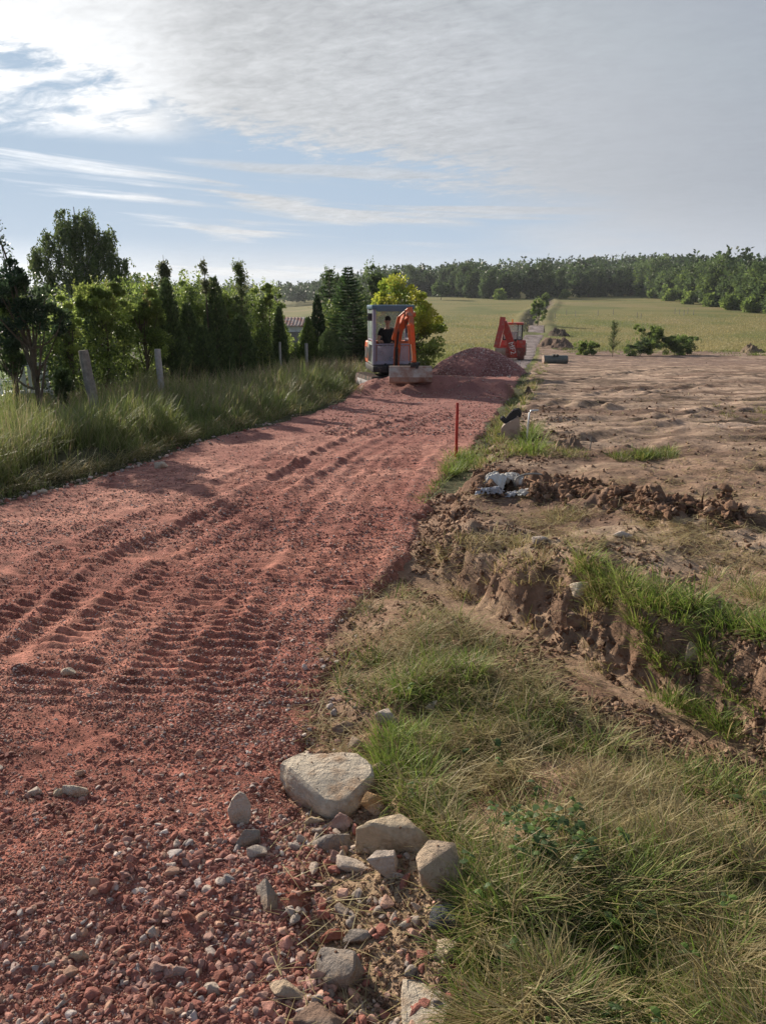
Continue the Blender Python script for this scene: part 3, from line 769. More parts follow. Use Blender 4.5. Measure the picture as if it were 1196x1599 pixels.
BRIGHT = [(.21, .29, .05), (.27, .34, .07), (.17, .24, .045)]
STRAW = [(.44, .36, .17), (.34, .265, .12), (.52, .44, .24), (.26, .185, .09)]
OLIVE = [(.22, .22, .065), (.28, .26, .085), (.17, .17, .05)]

# mown grass and straw on the turf mound in front
bag = Bag()
MPOLY = [(560, 945), (640, 925), (760, 985), (850, 1060), (960, 1160), (1060, 1210), (1230, 1215), (1300, 1650), (730, 1650), (725, 1440), (700, 1320), (610, 1250), (590, 1180), (545, 1120), (520, 1020)]
def ground_pts(poly, n, seed, jit=.02):
    u, v = inpoly(poly, n, seed); x, y, z = pixv(u, v)
    x = x + rng.normal(0, jit, n); y = y + rng.normal(0, jit, n)
    g1, r1 = heights(x, y); return x, y, np.maximum(g1, r1)
n = 62000
x, y, z = ground_pts(MPOLY, n, 31)
den = fbm(x, y, .5, 3, 411); green = fbm(x, y, .8, 3, 415) + .25 * sst(3.3, 2.2, y) - .1
dtr, _, _ = pdist(_trench[1:], x, y)
keep_ = (dtr > .34) & (den + 1.0 * fbm(x, y, .2, 2, 413) + .5 * fbm(x, y, .9, 2, 419) + rng.random(n) * .6 > .30 + .2 * sst(3.0, 3.8, y))
x, y, z, den, green = [q[keep_] for q in (x, y, z, den, green)]; n = len(x)
isg = rng.random(n) < np.clip(.46 + .9 * green, .08, .85)
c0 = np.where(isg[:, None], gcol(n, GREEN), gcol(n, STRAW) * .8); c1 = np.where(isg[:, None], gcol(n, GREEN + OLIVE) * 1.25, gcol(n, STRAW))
flow = 5 * fbm(x, y, .35, 3, 421) + rng.normal(0, 1.1, n) + .6
phi = np.where(isg, rng.uniform(.25, 1.3, n), rng.uniform(1.0, 1.55, n)); bd = np.where(isg, rng.uniform(.2, 1.1, n), rng.uniform(-.25, .45, n))
hh = np.where(isg, rng.uniform(.04, .14, n), rng.uniform(.04, .17, n)) * np.clip(1 + .6 * fbm(x, y, .3, 2, 417), .5, 1.6)
wid_ = np.where(isg & (rng.random(n) < .25), 1.9, 1.0)
zz_ = z + np.where(isg, -.005, rng.uniform(0, .055, n))
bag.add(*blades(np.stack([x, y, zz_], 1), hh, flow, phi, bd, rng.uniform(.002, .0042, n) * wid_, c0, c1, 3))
# upright bright tufts through it
def tufts(bag, cx, cy, cz, nb, h0, h1, w0, w1, pal, spread=.05, lean=(.05, .7), bend=(.3, 1.3), tip=1.2):
    m = len(cx); i = np.repeat(np.arange(m), nb); k = len(i)
    a = rng.uniform(0, 2 * PI, k); rr = spread * np.sqrt(rng.random(k))
    P = np.stack([cx[i] + rr * np.cos(a), cy[i] + rr * np.sin(a), cz[i] - .01], 1)
    tone = rng.uniform(.75, 1.25, m)[i][:, None]
    c = gcol(k, pal) * tone
    hh = rng.uniform(h0, h1, k) * rng.uniform(.7, 1.2, m)[i]
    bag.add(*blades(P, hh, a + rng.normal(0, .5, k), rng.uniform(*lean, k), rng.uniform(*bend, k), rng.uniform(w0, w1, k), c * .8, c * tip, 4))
u, v = inpoly(MPOLY, 430, 77); x, y, z = pixv(u, v)
m = fbm(x, y, .7, 3, 431) + .35 * sst(3.2, 2.0, y) > .02
tufts(bag, x[m], y[m], z[m], 30, .06, .15, .0025, .0045, GREEN + OLIVE + STRAW[1:2], .05, (.1, 1.1))
m = ~m
tufts(bag, x[m][:140], y[m][:140], z[m][:140], 30, .06, .16, .002, .004, STRAW, .05, (.3, 1.3))
u, v = inpoly([(575, 1130), (660, 1150), (680, 1230), (600, 1225)], 26, 5); x, y, z = pixv(u, v)
tufts(bag, x, y, z, 40, .08, .16, .003, .005, BRIGHT, .04, (.05, .5))
u, v = inpoly([(590, 1080), (680, 1030), (760, 1050), (700, 1110)], 30, 6); x, y, z = pixv(u, v)
tufts(bag, x, y, z, 34, .08, .16, .003, .005, BRIGHT + GREEN, .05, (.05, .6))
bag.out('mown_grass', M_grass, 'matted mown grass and straw with green shoots on the turf beside the road')

# broad-leaved weeds in the mown grass
bag = Bag()
u, v = inpoly([(760, 1290), (900, 1280), (930, 1370), (800, 1390)], 34, 91); u2, v2 = inpoly(MPOLY, 26, 92); x, y, z = pixv(np.concatenate([u, u2]), np.concatenate([v, v2]))
def broad(P, size, az_, tilt, col):
    n = len(P); t = np.array([(0, 0), (.45, .35), (.9, .38), (1.3, .12), (1.35, 0), (1.3, -.12), (.9, -.38), (.45, -.35)])
    ca, sa = np.cos(az_)[:, None], np.sin(az_)[:, None]; ct, st = np.cos(tilt)[:, None], np.sin(tilt)[:, None]
    lx, ly = t[:, 0][None] * size[:, None], t[:, 1][None] * size[:, None]
    drop = -.3 * lx * lx / size[:, None]
    X = lx * ct; Zl = lx * st + drop + np.abs(ly) * .25
    V = np.stack([P[:, :1] + X * ca - ly * sa, P[:, 1:2] + X * sa + ly * ca, P[:, 2:] + Zl], 2)
    tri = np.array([[0, 1, 7], [1, 2, 6], [1, 6, 7], [2, 3, 5], [2, 5, 6], [3, 4, 5]])
    T = ((np.arange(n) * 8)[:, None, None] + tri[None]).reshape(-1, 3)
    return V.reshape(-1, 3), T, np.repeat(col, 8, 0)
i = np.repeat(np.arange(len(x)), 7); k = len(i)
bag.add(*broad(np.stack([x[i], y[i], z[i] + rng.uniform(.02, .09, k)], 1), rng.uniform(.012, .027, k), rng.uniform(0, 2 * PI, k), rng.uniform(-.2, .8, k), gcol(k, [(.07, .12, .04), (.09, .14, .05), (.11, .18, .04)])))
bag.out('broadleaf_weeds', M_grass, 'broad-leaved green weeds sprouting in the mown grass')

# bright turf on the trench bank
bag = Bag()
for poly, nn, pal, h0, h1, seed, nb in [
        ([(885, 925), (960, 895), (1010, 930), (1060, 990), (1000, 985), (930, 955)], 60, BRIGHT + OLIVE[1:2] + STRAW[:1], .08, .18, 1, 36),
        ([(1000, 960), (1060, 950), (1120, 1000), (1180, 1040), (1240, 1090), (1150, 1085), (1050, 1050)], 75, BRIGHT + GREEN + STRAW[:1], .08, .18, 2, 32),
        ([(640, 800), (720, 735), (740, 700), (700, 715), (668, 770)], 26, GREEN + OLIVE, .05, .13, 3, 26),
        ([(650, 850), (830, 838), (900, 905), (1000, 975), (960, 1010), (840, 930), (700, 890)], 70, STRAW + OLIVE[:1], .05, .13, 6, 24),
        ([(1110, 900), (1250, 880), (1250, 950), (1150, 940)], 30, GREEN + STRAW, .05, .14, 4, 26),
        ([(850, 800), (905, 797), (905, 815), (860, 818)], 14, OLIVE + STRAW, .06, .12, 5, 22)]:
    u, v = inpoly(poly, nn, seed + 60); x, y, z = pixv(u, v)
    tufts(bag, x, y, z, nb, h0, h1, .003, .006, pal, .05, (.1, .8), (.4, 1.5))
# tufts along the road edge and over the field, further away
for poly, nn, pal, h0, h1, seed, nb, ww in [
        ([(695, 742), (735, 700), (790, 690), (900, 700), (915, 716), (800, 712), (740, 735)], 150, OLIVE + BRIGHT + STRAW, .04, .12, 11, 26, .007),
        ([(690, 745), (700, 712), (740, 705), (745, 730)], 26, BRIGHT, .08, .2, 12, 34, .007),
        ([(755, 690), (800, 620), (825, 575), (850, 545), (860, 560), (840, 610), (800, 655), (778, 695)], 170, OLIVE + BRIGHT + STRAW, .06, .2, 13, 24, .012),
        ([(950, 706), (1050, 702), (1050, 716), (960, 720)], 60, OLIVE + GREEN, .05, .13, 14, 24, .008),
        ([(810, 672), (830, 672), (836, 712), (815, 714)], 10, BRIGHT, .2, .42, 15, 40, .008),
        ([(1110, 632), (1200, 640), (1200, 660), (1120, 652)], 16, OLIVE, .05, .12, 16, 20, .01),
        ([(880, 545), (1250, 548), (1250, 556), (880, 552)], 110, OLIVE + GREEN, .15, .4, 17, 20, .04)]:
    u, v = inpoly(poly, nn, seed + 60); x, y, z = pixv(u, v)
    tufts(bag, x, y, z, nb, h0, h1, ww * .7, ww, pal, .07 if ww < .02 else .4, (.1, .9), (.3, 1.3))
bag.out('green_turf_grass', M_grass, 'bright green turf grass on the trench bank, road edge and bare field')

# loose straw over the bare earth
bag = Bag()
for poly, nn, seed, l0, l1 in [
        ([(640, 870), (830, 800), (1250, 820), (1250, 1090), (1000, 960), (800, 960)], 9000, 1, .05, .2),
        ([(700, 760), (1250, 700), (1250, 860), (800, 850)], 4500, 2, .05, .2),
        ([(560, 905), (720, 930), (1000, 1080), (1250, 1180), (1250, 1250), (1000, 1220), (800, 1080)], 5000, 3, .05, .18),
        ([(1180, 860), (1750, 900), (1900, 1600), (1250, 1230)], 7000, 8, .05, .2),
        ([(470, 1060), (560, 980), (560, 1150), (600, 1250), (480, 1150)], 1500, 4, .05, .16),
        ([(440, 1250), (720, 1300), (760, 1640), (420, 1640)], 500, 5, .04, .15),
        ([(780, 600), (1250, 600), (1250, 720), (760, 720)], 2500, 6, .06, .2)]:
    x, y, z = ground_pts(poly, nn, seed + 700, .03); n = len(x)
    k = fbm(x, y, .45, 3, 441) + rng.random(n) * .55 > .18
    dtr, _, _ = pdist(_trench[1:], x, y); k &= (dtr > .30) | (y > 4.6) | (rng.random(n) < .06)
    if seed == 5: k = rng.random(n) < .7
    x, y, z = x[k], y[k], z[k]; n = len(x)
    c = gcol(n, STRAW); dd_ = np.hypot(x, y)
    bag.add(*blades(np.stack([x, y, z + rng.uniform(.002, .02, n)], 1), rng.uniform(l0, l1, n), rng.uniform(0, 2 * PI, n), rng.uniform(1.25, 1.6, n), rng.uniform(-.3, .4, n), np.maximum(.0028, dd_ * .0009) * rng.uniform(.7, 1.2, n), c, c, 2))
bag.out('straw', M_grass, 'loose dry straw strewn over the bare brown earth')

# tall verge grass on the left
bag = Bag()
n = 105000
xx = rng.uniform(-9.5, 1.5, n * 4); yy_ = 4 + 34 * rng.random(n * 4) ** 1.25
rr_ = sdf(ROAD, xx, yy_)
fl = np.interp(yy_, [4, 12, 20, 29, 40], [-4.9, -4.7, -4.6, -3.1, -1.0])
ok = (rr_ < -.12) & (xx < np.interp(yy_, [5, 18, 30, 40], [-1.5, .4, 2.2, 4.5])) & (xx > fl - 1.2)
ok &= rng.random(len(xx)) < np.clip(9 / np.maximum(yy_, 5), .25, 1)
ok &= ~((np.abs(xx + 3.1) < .65) & (np.abs(yy_ - 8.35) < .8) & (rng.random(len(xx)) < .93))
xx, yy_, rr_ = xx[ok][:n], yy_[ok][:n], rr_[ok][:n]; n = len(xx); print('verge blades', n)
g1, r1 = heights(xx, yy_); zb = g1
patch = fbm(xx, yy_, 1.6, 3, 451); tall = sst(.05, 1.0, -rr_)
patch = patch + fbm(xx, yy_, .5, 2, 453)
hh = (.12 + .38 * tall) * (1 + .4 * patch) * rng.uniform(.6, 1.25, n)
dd_ = np.hypot(xx, yy_)
kind_ = rng.random(n)
cg = gcol(n, [(.17, .215, .058), (.20, .24, .07), (.135, .175, .05), (.24, .245, .09)]); cs = gcol(n, [(.44, .34, .22), (.38, .27, .18), (.46, .35, .25)])
seedy = kind_ < np.clip(.30 + .5 * fbm(xx, yy_, 3, 2, 455), .06, .6)
c0 = np.where(seedy[:, None], cg, cg * .8); c1 = np.where(seedy[:, None], cs, cg * 1.3)
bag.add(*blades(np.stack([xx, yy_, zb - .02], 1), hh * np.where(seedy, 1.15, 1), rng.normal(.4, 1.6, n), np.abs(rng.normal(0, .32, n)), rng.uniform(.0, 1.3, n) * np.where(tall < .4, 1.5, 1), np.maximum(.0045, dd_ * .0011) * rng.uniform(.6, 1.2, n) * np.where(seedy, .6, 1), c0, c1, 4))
# seed heads
hs = np.nonzero(seedy)[0][::2]
# drooping edge straw
n = 2600; u_ = rng.random(n) * 7; L2 = np.array([(0, 775), (120, 745), (210, 722), (262, 700), (300, 685), (400, 662), (500, 636), (560, 612)], float)
ii = np.minimum(u_.astype(int), 6); q_ = L2[ii] + (L2[ii + 1] - L2[ii]) * (u_ - ii)[:, None] + rng.normal(0, 4, (n, 2)) - np.array([0, 6.])
x, y, z = pixv(q_[:, 0], q_[:, 1]); c = gcol(n, STRAW[:3] + OLIVE); dd_ = np.hypot(x, y)
bag.add(*blades(np.stack([x, y, z], 1), rng.uniform(.12, .4, n), rng.normal(-.6, .9, n), rng.uniform(.5, 1.2, n), rng.uniform(.3, 1.0, n), np.maximum(.004, dd_ * .0008), c * .8, c, 3))
bag.out('tall_grass', M_grass, 'tall uncut verge grass with reddish tan seed heads')

# meadow grass
bag = Bag()
def meadow_ok(x, y):
    f_ = sdf(FIELD, x, y); r_ = sdf(ROAD, x, y); d_, _, _ = pdist(DITCH, x, y)
    return (f_ < -.4) & (r_ < -.3) & (d_ > 1.5)
n = 150000
vv = rng.uniform(459, 580, n); uu = rng.uniform(-60, 1260, n)
vv = np.where(rng.random(n) < .45, rng.uniform(500, 580, n), vv)
uu = np.where(uu < 560, rng.uniform(640, 1250, n), uu)
x, y, z = pixv(uu, vv, hbase, 30)
ok = (y > 33) & (y < 330) & (np.abs(z - hbase(x, y)) < .3) & meadow_ok(x, y)
x, y = x[ok], y[ok]; g1, r1 = heights(x, y, 1.0 + 0 * x); n = len(x); print('meadow', n)
x = x + rng.normal(0, .3, n); y = y + rng.normal(0, 1.5, n); z = hbase(x, y)
near_ = sst(95, 50, y); t1 = fbm(x, y, 14, 4, 209)
gr = np.clip(.25 + .55 * near_ + .8 * t1 + .1 * rng.normal(size=n), 0, 1)[:, None]
c = gcol(n, [(.40, .335, .15), (.34, .29, .12), (.44, .36, .18)], j=.08) * (1 - gr) + gcol(n, [(.24, .26, .075), (.28, .30, .085), (.20, .23, .065)], j=.1) * gr
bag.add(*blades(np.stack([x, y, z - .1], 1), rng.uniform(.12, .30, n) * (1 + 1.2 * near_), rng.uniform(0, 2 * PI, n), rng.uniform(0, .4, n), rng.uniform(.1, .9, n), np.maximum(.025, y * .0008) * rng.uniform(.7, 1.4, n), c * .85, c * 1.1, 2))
bag.out('meadow_grass', M_grass, 'yellow green hay meadow grass running up to the wood')
# ------------------------------------------------------------------ trees and shrubs
M_leaf = leaf_mat('leaves', .54, .45, .12)
M_needle = leaf_mat('conifer_sprays', .32, .7, .15)
M_bark = material('bark', (.10, .075, .055), rough=.95, var=.35, vscale=12, bump=.02, bscale=25)
M_birchbark = material('birch_bark', (.42, .40, .37), rough=.8, var=.2, vscale=4, tint=(.06, .05, .045), tscale=5, tamt=.5, bump=.01)
def tubes(paths, sides=6):
    """paths: list of (points (k,3), radii (k,))"""
    V, T, n = [], [], 0; a = np.arange(sides) * 2 * PI / sides
    for p, r_ in paths:
        p = np.asarray(p, float); r_ = np.asarray(r_, float); k = len(p)
        tg = np.gradient(p, axis=0); tg /= np.linalg.norm(tg, axis=1)[:, None] + 1e-9
        ref = np.where(np.abs(tg[:, 2:3]) > .9, np.array([[1., 0, 0]]), np.array([[0, 0, 1.]]))
        u = np.cross(tg, ref); u /= np.linalg.norm(u, axis=1)[:, None]; w_ = np.cross(tg, u)
        ring = p[:, None] + r_[:, None, None] * (np.cos(a)[None, :, None] * u[:, None] + np.sin(a)[None, :, None] * w_[:, None])
        V.append(ring.reshape(-1, 3)); i = np.arange(sides); j = (i + 1) % sides
        for q in range(k - 1):
            T.append(np.stack([n + q * sides + i, n + q * sides + j, n + (q + 1) * sides + j, n + (q + 1) * sides + i], 1))
        T.append(np.stack([np.full(sides - 2, n), n + np.arange(2, sides), n + np.arange(1, sides - 1), np.full(sides - 2, n)], 1)[:, :4] if False else np.empty((0, 4), int))
        n += k * sides
    return np.concatenate(V), np.concatenate(T)
def leafquads(P, size, dirn, asp, col, g, fold=0.0):
    """diamond leaves at P; dirn: (n,3) long axis"""
    n = len(P); d = dirn / (np.linalg.norm(dirn, axis=1)[:, None] + 1e-9)
    q = g.normal(size=(n, 3)); s_ = np.cross(d, q); s_ /= np.linalg.norm(s_, axis=1)[:, None] + 1e-9
    s_ = s_ * (size * asp / 2)[:, None]; l = d * size[:, None]
    V = np.stack([P, P + l * .45 + s_, P + l, P + l * .45 - s_], 1)
    Fq = (np.arange(n) * 4)[:, None] + np.arange(4)[None]
    return V.reshape(-1, 3), Fq, np.repeat(col, 4, 0)
def sph(n, g):
    v = g.normal(size=(n, 3)); return v / np.linalg.norm(v, axis=1)[:, None]
def broad_crown(g, ells, K, per, size, pal, crad=(.12, .24), hollow=.45, upw=.35, asp=.6, tone=.22):
    """ells: list of (centre, radii, weight)"""
    w_ = np.array([e[2] for e in ells], float); w_ /= w_.sum(); P, Dn, Cc = [], [], []; cl = []
    pal = np.array(pal)
    for k in range(K):
        e = ells[g.choice(len(ells), p=w_)]; rad = np.array(e[1], float)
        d = sph(1, g)[0]; q = g.uniform(hollow, 1.0) ** .6
        cpos = np.array(e[0]) + d * rad * q * g.uniform(.82, 1.05); cr = rad.mean() * g.uniform(*crad) * 1.15
        m = int(per * g.uniform(.6, 1.3)); dd = sph(m, g); rr = g.random(m) ** .45
        p = cpos + dd * rr[:, None] * cr * np.array([1.15, 1.15, .8]); P.append(p)
        Dn.append(dd * .7 + d * .5 + np.array([0, 0, upw]) + .5 * g.normal(size=(m, 3)))
        c = pal[g.choice(len(pal))] * g.uniform(1 - tone, 1 + tone); Cc.append(c[None] * g.uniform(.8, 1.25, (m, 1))); cl.append(cpos)
    P = np.concatenate(P); Dn = np.concatenate(Dn); Cc = np.concatenate(Cc)
    s = size * g.uniform(.7, 1.3, len(P)); return leafquads(P, s, Dn, asp, Cc, g), cl
def limbs(g, H, r0, ends, z0=.2, base=(0, 0)):
    paths = []; top = max(e[2] for e in ends) * .85
    tr = np.array([[base[0] + .03 * H * math.sin(t * 3 + g.random()), base[1], t * top] for t in np.linspace(0, 1, 6)])
    tr[0, :2] = base; paths.append((tr, np.linspace(r0, r0 * .25, 6)))
    for e in ends:
        t = g.uniform(z0, .8) * min(1, e[2] / top); b = np.array([np.interp(t * top, tr[:, 2], tr[:, i]) for i in range(3)]); e = np.array(e)
        mid = (b + e) / 2 + np.array([0, 0, -.06 * H]) + g.normal(0, .03 * H, 3)
        q = np.linspace(0, 1, 5)[:, None]; pth = b * (1 - q) ** 2 + 2 * mid * q * (1 - q) + e * q * q
        paths.append((pth, np.linspace(r0 * .4, r0 * .08, 5)))
    return tubes(paths, 6)
def plant(name, label, cat, loc, trunk, crown, group=None, bark=None, leaf=None, extra=None, rz=0, crname='crown'):
    t = thing(name, loc, label, cat, group, rz)
    if trunk is not None: mesh('trunk', trunk[0], trunk[1], bark or M_bark, t, smooth=True)
    mesh(crname, crown[0], crown[1], leaf or M_leaf, t, np.clip(crown[2], .004, 1))
    return t
def cat3(*parts):
    V, Fq, Cc, n = [], [], [], 0
    for v, f_, c in parts: V.append(v); Fq.append(f_ + n); Cc.append(c); n += len(v)
    return np.concatenate(V), np.concatenate(Fq), np.concatenate(Cc)
def where(u, d, vtop):
    x, _ = atd(u, d, 540); zt = atd(u, d, vtop)[1]; zg = float(hsurf(x, d))
    return x, zg, zt - zg, F / (d * CP + 1.6 * SP + .3)      # px per metre
DKG = [(.088, .13, .048), (.11, .158, .055), (.074, .11, .045)]
MDG = [(.16, .22, .055), (.20, .26, .065), (.135, .19, .05)]
LTG = [(.27, .34, .085), (.32, .38, .10), (.22, .29, .07)]
YEL = [(.36, .38, .05), (.28, .34, .05), (.42, .41, .07), (.20, .28, .045)]
def shrub(label, u, d, vt, wpx, pal, seed, K=46, per=170, size=.055, cat='shrub', name='garden_shrub', low=.05, lobes=3, hollow=.3, grp=None, toppal=None, dy=1.0):
    g = np.random.default_rng(seed); x, z, H, pm = where(u, d, vt); W = wpx / pm / 2
    ells = [((0, 0, H * (.5 + low / 2)), (W * .85, W * dy * .85, H * (.5 - low / 2)), 3)]
    for k in range(lobes):
        a = g.uniform(-1, 1); ells.append(((a * W * .6, g.uniform(-.4, .4) * W, H * g.uniform(.55, .8)), (W * .38, W * .38, H * .22), 1))
    cr, cl = broad_crown(g, ells, K, per, size, pal, hollow=hollow)
    # leafy shoots sticking out of the top
    P, Dn, Cc = [], [], []; ends = []
    for k in range(16):
        a = g.uniform(-.8, .8) * W; yy = g.uniform(-.5, .5) * W; l = g.uniform(.08, .22) * H; zb = H * (.86 - .35 * (abs(a) / W) ** 2)
        m = 26; t = g.random(m); ends.append((a * .9, yy, zb))
        P.append(np.stack([a + (t * g.normal(0, .12)) * l, yy + 0 * t, zb + t * l], 1) + g.normal(0, .012, (m, 3)))
        dn = sph(m, g); dn[:, 2] += .7; Dn.append(dn); Cc.append(np.array((toppal or pal)[g.integers(0, len(toppal or pal))])[None] * g.uniform(.9, 1.6, (m, 1)))
    P = np.concatenate(P); sh = leafquads(P, size * g.uniform(.6, 1.1, len(P)), np.concatenate(Dn), .55, np.concatenate(Cc), g)
    tr = limbs(g, H, .028 * H * .6, [c for c in cl[::4]] + ends[::3], .1)
    return plant(name, label, cat, (x, d, z - .03), tr, cat3(cr, sh), grp)
def thuja(label, u, d, vt, wpx, pal, seed, grp=None, tip=1.5, n=9000, ragged=.18, name='thuja'):
    g = np.random.default_rng(seed); x, z, H, pm = where(u, d, vt); W = wpx / pm / 2
    t = 1 - g.random(n) ** .62 * .98; a = g.uniform(0, 2 * PI, n)
    prof = (1 - t ** tip) ** .75 * .95 + .03
    lump = 1 + ragged * fbm(a * 1.6, t * 7 * H / 2, 1, 3, seed) * 1.6
    inn = 1 - .45 * g.random(n) ** 2.2
    r_ = W * prof * lump * inn
    P = np.stack([np.cos(a) * r_, np.sin(a) * r_, t * H * .97 + .02], 1)
    Dn = np.stack([np.cos(a) * .5, np.sin(a) * .5, np.full(n, 1.0)], 1) + .3 * g.normal(size=(n, 3))
    c = np.array(pal)[g.integers(0, len(pal), n)] * g.uniform(.75, 1.25, (n, 1)) * (1 + .35 * fbm(a * 2, t * 9, 1, 2, seed + 1))[:, None]
    cr = leafquads(P, g.uniform(.05, .11, n) * (H / 2.4) ** .4, Dn, .38, c, g)
    tr = tubes([(np.array([[0, 0, 0], [0.01, 0, H * .5], [0, 0, H * .93]]), np.array([.05, .03, .008]))])
    return plant(name, label, 'thuja', (x, d, z - .03), tr, cr, grp, leaf=M_needle)
def conifer(label, u, d, vt, wpx, pal, seed, name='spruce', tiers=26, nb=9, size=.07, tips=None, lowstart=.05, cat='spruce'):
    g = np.random.default_rng(seed); x, z, H, pm = where(u, d, vt); W = wpx / pm / 2
    P, Dn, Cc, paths = [], [], [], [(np.array([[0, 0, 0], [0, 0, H * .5], [0, 0, H]]), np.array([.05, .03, .006]) * H / 3)]
    for k in range(tiers):
        t = lowstart + (1 - lowstart) * (k / tiers); L_ = W * (1 - t) ** .8 * g.uniform(.85, 1.1) + .05
        for b in range(nb):
            a = g.uniform(0, 2 * PI); l = L_ * g.uniform(.7, 1.12); m = max(14, int(150 * l)); s = g.random(m) ** .8
            up = .35 - .5 * (1 - t); zc = t * H + l * (up * s - .25 * s * s + .25 * s ** 4) ; fan = g.normal(0, 1, m) * (.09 * l + .03) * (1.15 - s)
            zf = g.normal(0, .015, m)
            pa = a + 0; px_ = np.cos(pa) * s * l - np.sin(pa) * fan; py_ = np.sin(pa) * s * l + np.cos(pa) * fan
            P.append(np.stack([px_, py_, zc + zf], 1))
            dn = np.stack([np.cos(pa) + 0 * s, np.sin(pa) + 0 * s, .1 + 0 * s], 1) + np.stack([-np.sin(pa) * np.sign(fan), np.cos(pa) * np.sign(fan), 0 * s], 1) * .8 + .25 * g.normal(size=(m, 3)); Dn.append(dn)
            c = np.array(pal[g.integers(0, len(pal))]) * g.uniform(.8, 1.2); cc = c[None] * g.uniform(.8, 1.2, (m, 1)) * (1 + (.7 * (s > .8) if tips is None else tips * (s > .75)))[:, None]; Cc.append(cc)
            if b % 2 == 0: paths.append((np.array([[0, 0, t * H], [np.cos(a) * l * .5, np.sin(a) * l * .5, t * H + l * (up * .5 - .06)], [np.cos(a) * l * .95, np.sin(a) * l * .95, t * H + l * (up - .05)]]), np.array([.012, .008, .003])))
    P = np.concatenate(P); cr = leafquads(P, size * g.uniform(.7, 1.2, len(P)), np.concatenate(Dn), .3, np.concatenate(Cc), g)
    return plant(name, label, cat, (x, d, z - .03), tubes(paths, 5), cr, leaf=M_needle)

# birch behind the garden: hanging strands
def birch():
    g = np.random.default_rng(5); d = 38; x, z, H, pm = where(140, d, 303)
    lobes = [((-.1, 0, .84), (1.0, 1.0, 1.2), 40), ((.9, .2, .76), (.8, .9, 1.1), 30), ((-.9, -.2, .72), (.9, .9, 1.1), 26), ((-1.9, .1, .66), (.75, .8, .8), 18), ((.2, .2, .62), (1.5, 1.2, 1.1), 38), ((1.75, -.1, .58), (.8, .8, .9), 22), ((2.35, 0, .5), (.5, .6, .6), 12), ((-1.2, .2, .54), (1.1, 1, .8), 22), ((.9, 0, .5), (1.2, 1, .8), 20)]
    P, Dn, Cc, paths, ends = [], [], [], [], []
    for c, rd_, k in lobes:
        for _ in range(k):
            dd = sph(1, g)[0]; s = np.array([c[0], c[1], c[2] * H]) + dd * np.array(rd_) * g.uniform(.3, 1) * .9; ends.append(s)
            for q in range(6):
                l = g.uniform(.35, 1.0) * (1.15 if dd[2] < .5 else .7); m = int(26 * l) + 8; t = g.random(m); off = g.normal(0, .12, 3); sway = g.normal(0, .12, 2)
                p = s + off * np.array([1, 1, .6]) + np.stack([sway[0] * t + .16 * dd[0] * np.sqrt(t), sway[1] * t, .10 * np.sin(t * PI) - l * t], 1) + g.normal(0, .035, (m, 3)); P.append(p)
                Dn.append(np.stack([g.normal(0, .5, m), g.normal(0, .5, m), -1 + g.normal(0, .4, m)], 1)); cc = np.array([(.085, .12, .045), (.105, .145, .05), (.13, .17, .055)][g.integers(0, 3)]); Cc.append(cc[None] * g.uniform(.75, 1.3, (m, 1)))
    P = np.concatenate(P); cr = leafquads(P, g.uniform(.07, .13, len(P)), np.concatenate(Dn), .65, np.concatenate(Cc), g)
    tr = [(np.array([[.1, 0, 0], [.05, 0, H * .3], [-.05, 0, H * .6], [-.1, 0, H * .93]]), np.array([.15, .11, .06, .015])), (np.array([[.1, 0, H * .12], [.6, .1, H * .4], [.9, .2, H * .82]]), np.array([.09, .06, .012])), (np.array([[.05, 0, H * .15], [-.7, -.1, H * .45], [-1.0, -.2, H * .78]]), np.array([.08, .05, .012]))]
    for e in ends[::5]:
        b = np.array([0, 0, max(H * .2, e[2] - abs(e[0]) * .9 - .5)]); mid = (b + e) / 2 + np.array([0, 0, .25]); tr.append((np.array([b, mid, e]), np.array([.035, .02, .006])))
    plant('birch_tree', 'tall weeping birch rising above the garden hedge against the sky', 'tree', (x, d, z), tubes(tr), cr, bark=M_birchbark)
birch()
# fruit tree at the picture border, trunk clear of leaves, one tall shoot
def fruit_tree():
    g = np.random.default_rng(9); d = 11.2; x, z, H, pm = where(44, d, 398)
    ells = [((-.05, 0, H * .72), (.55, .5, H * .27), 3), ((.3, 0, H * .62), (.4, .4, H * .2), 1.6), ((-.4, 0, H * .66), (.4, .4, H * .3), 1.6), ((.12, 0, H * .92), (.25, .25, H * .1), .5)]
    cr, cl = broad_crown(g, ells, 46, 130, .055, [(.028, .05, .03), (.04, .07, .035), (.055, .085, .04)], hollow=.25)
    sh = []
    b = np.array([-.02, 0, H * .6]); e = np.array([-.34, 0, H + .62]); t = np.linspace(0, 1, 7)[:, None]; st = b * (1 - t) + e * t + np.array([[.06, 0, 0]]) * np.sin(t * PI)
    m = 420; tt = .35 + .65 * g.random(m); P = np.stack([np.interp(tt, t[:, 0], st[:, i]) for i in range(3)], 1) + sph(m, g) * (.02 + .09 * np.abs(np.sin(tt * 17)))[:, None]
    Cc = np.array([(.04, .065, .03)]) * g.uniform(.7, 1.6, (m, 1)); lf = leafquads(P, g.uniform(.03, .06, m), sph(m, g) + np.array([[0, 0, .4]]), .55, Cc, g)
    v1, f1 = limbs(g, H, .05, [c for c in cl[::3]], .35); v2, f2 = tubes([(st, np.linspace(.022, .005, 7)), (np.array([[0, 0, H * .4], [-.12, 0, H * .75], [-.2, 0, H * 1.05]]), np.array([.02, .014, .004]))])
    plant('fruit_tree', 'dark leafed fruit tree with one tall thin shoot leaning over the garden', 'tree', (x, d, z), (np.concatenate([v1, v2]), np.concatenate([f1, f2 + len(v1)])), cat3(cr, lf))
fruit_tree()
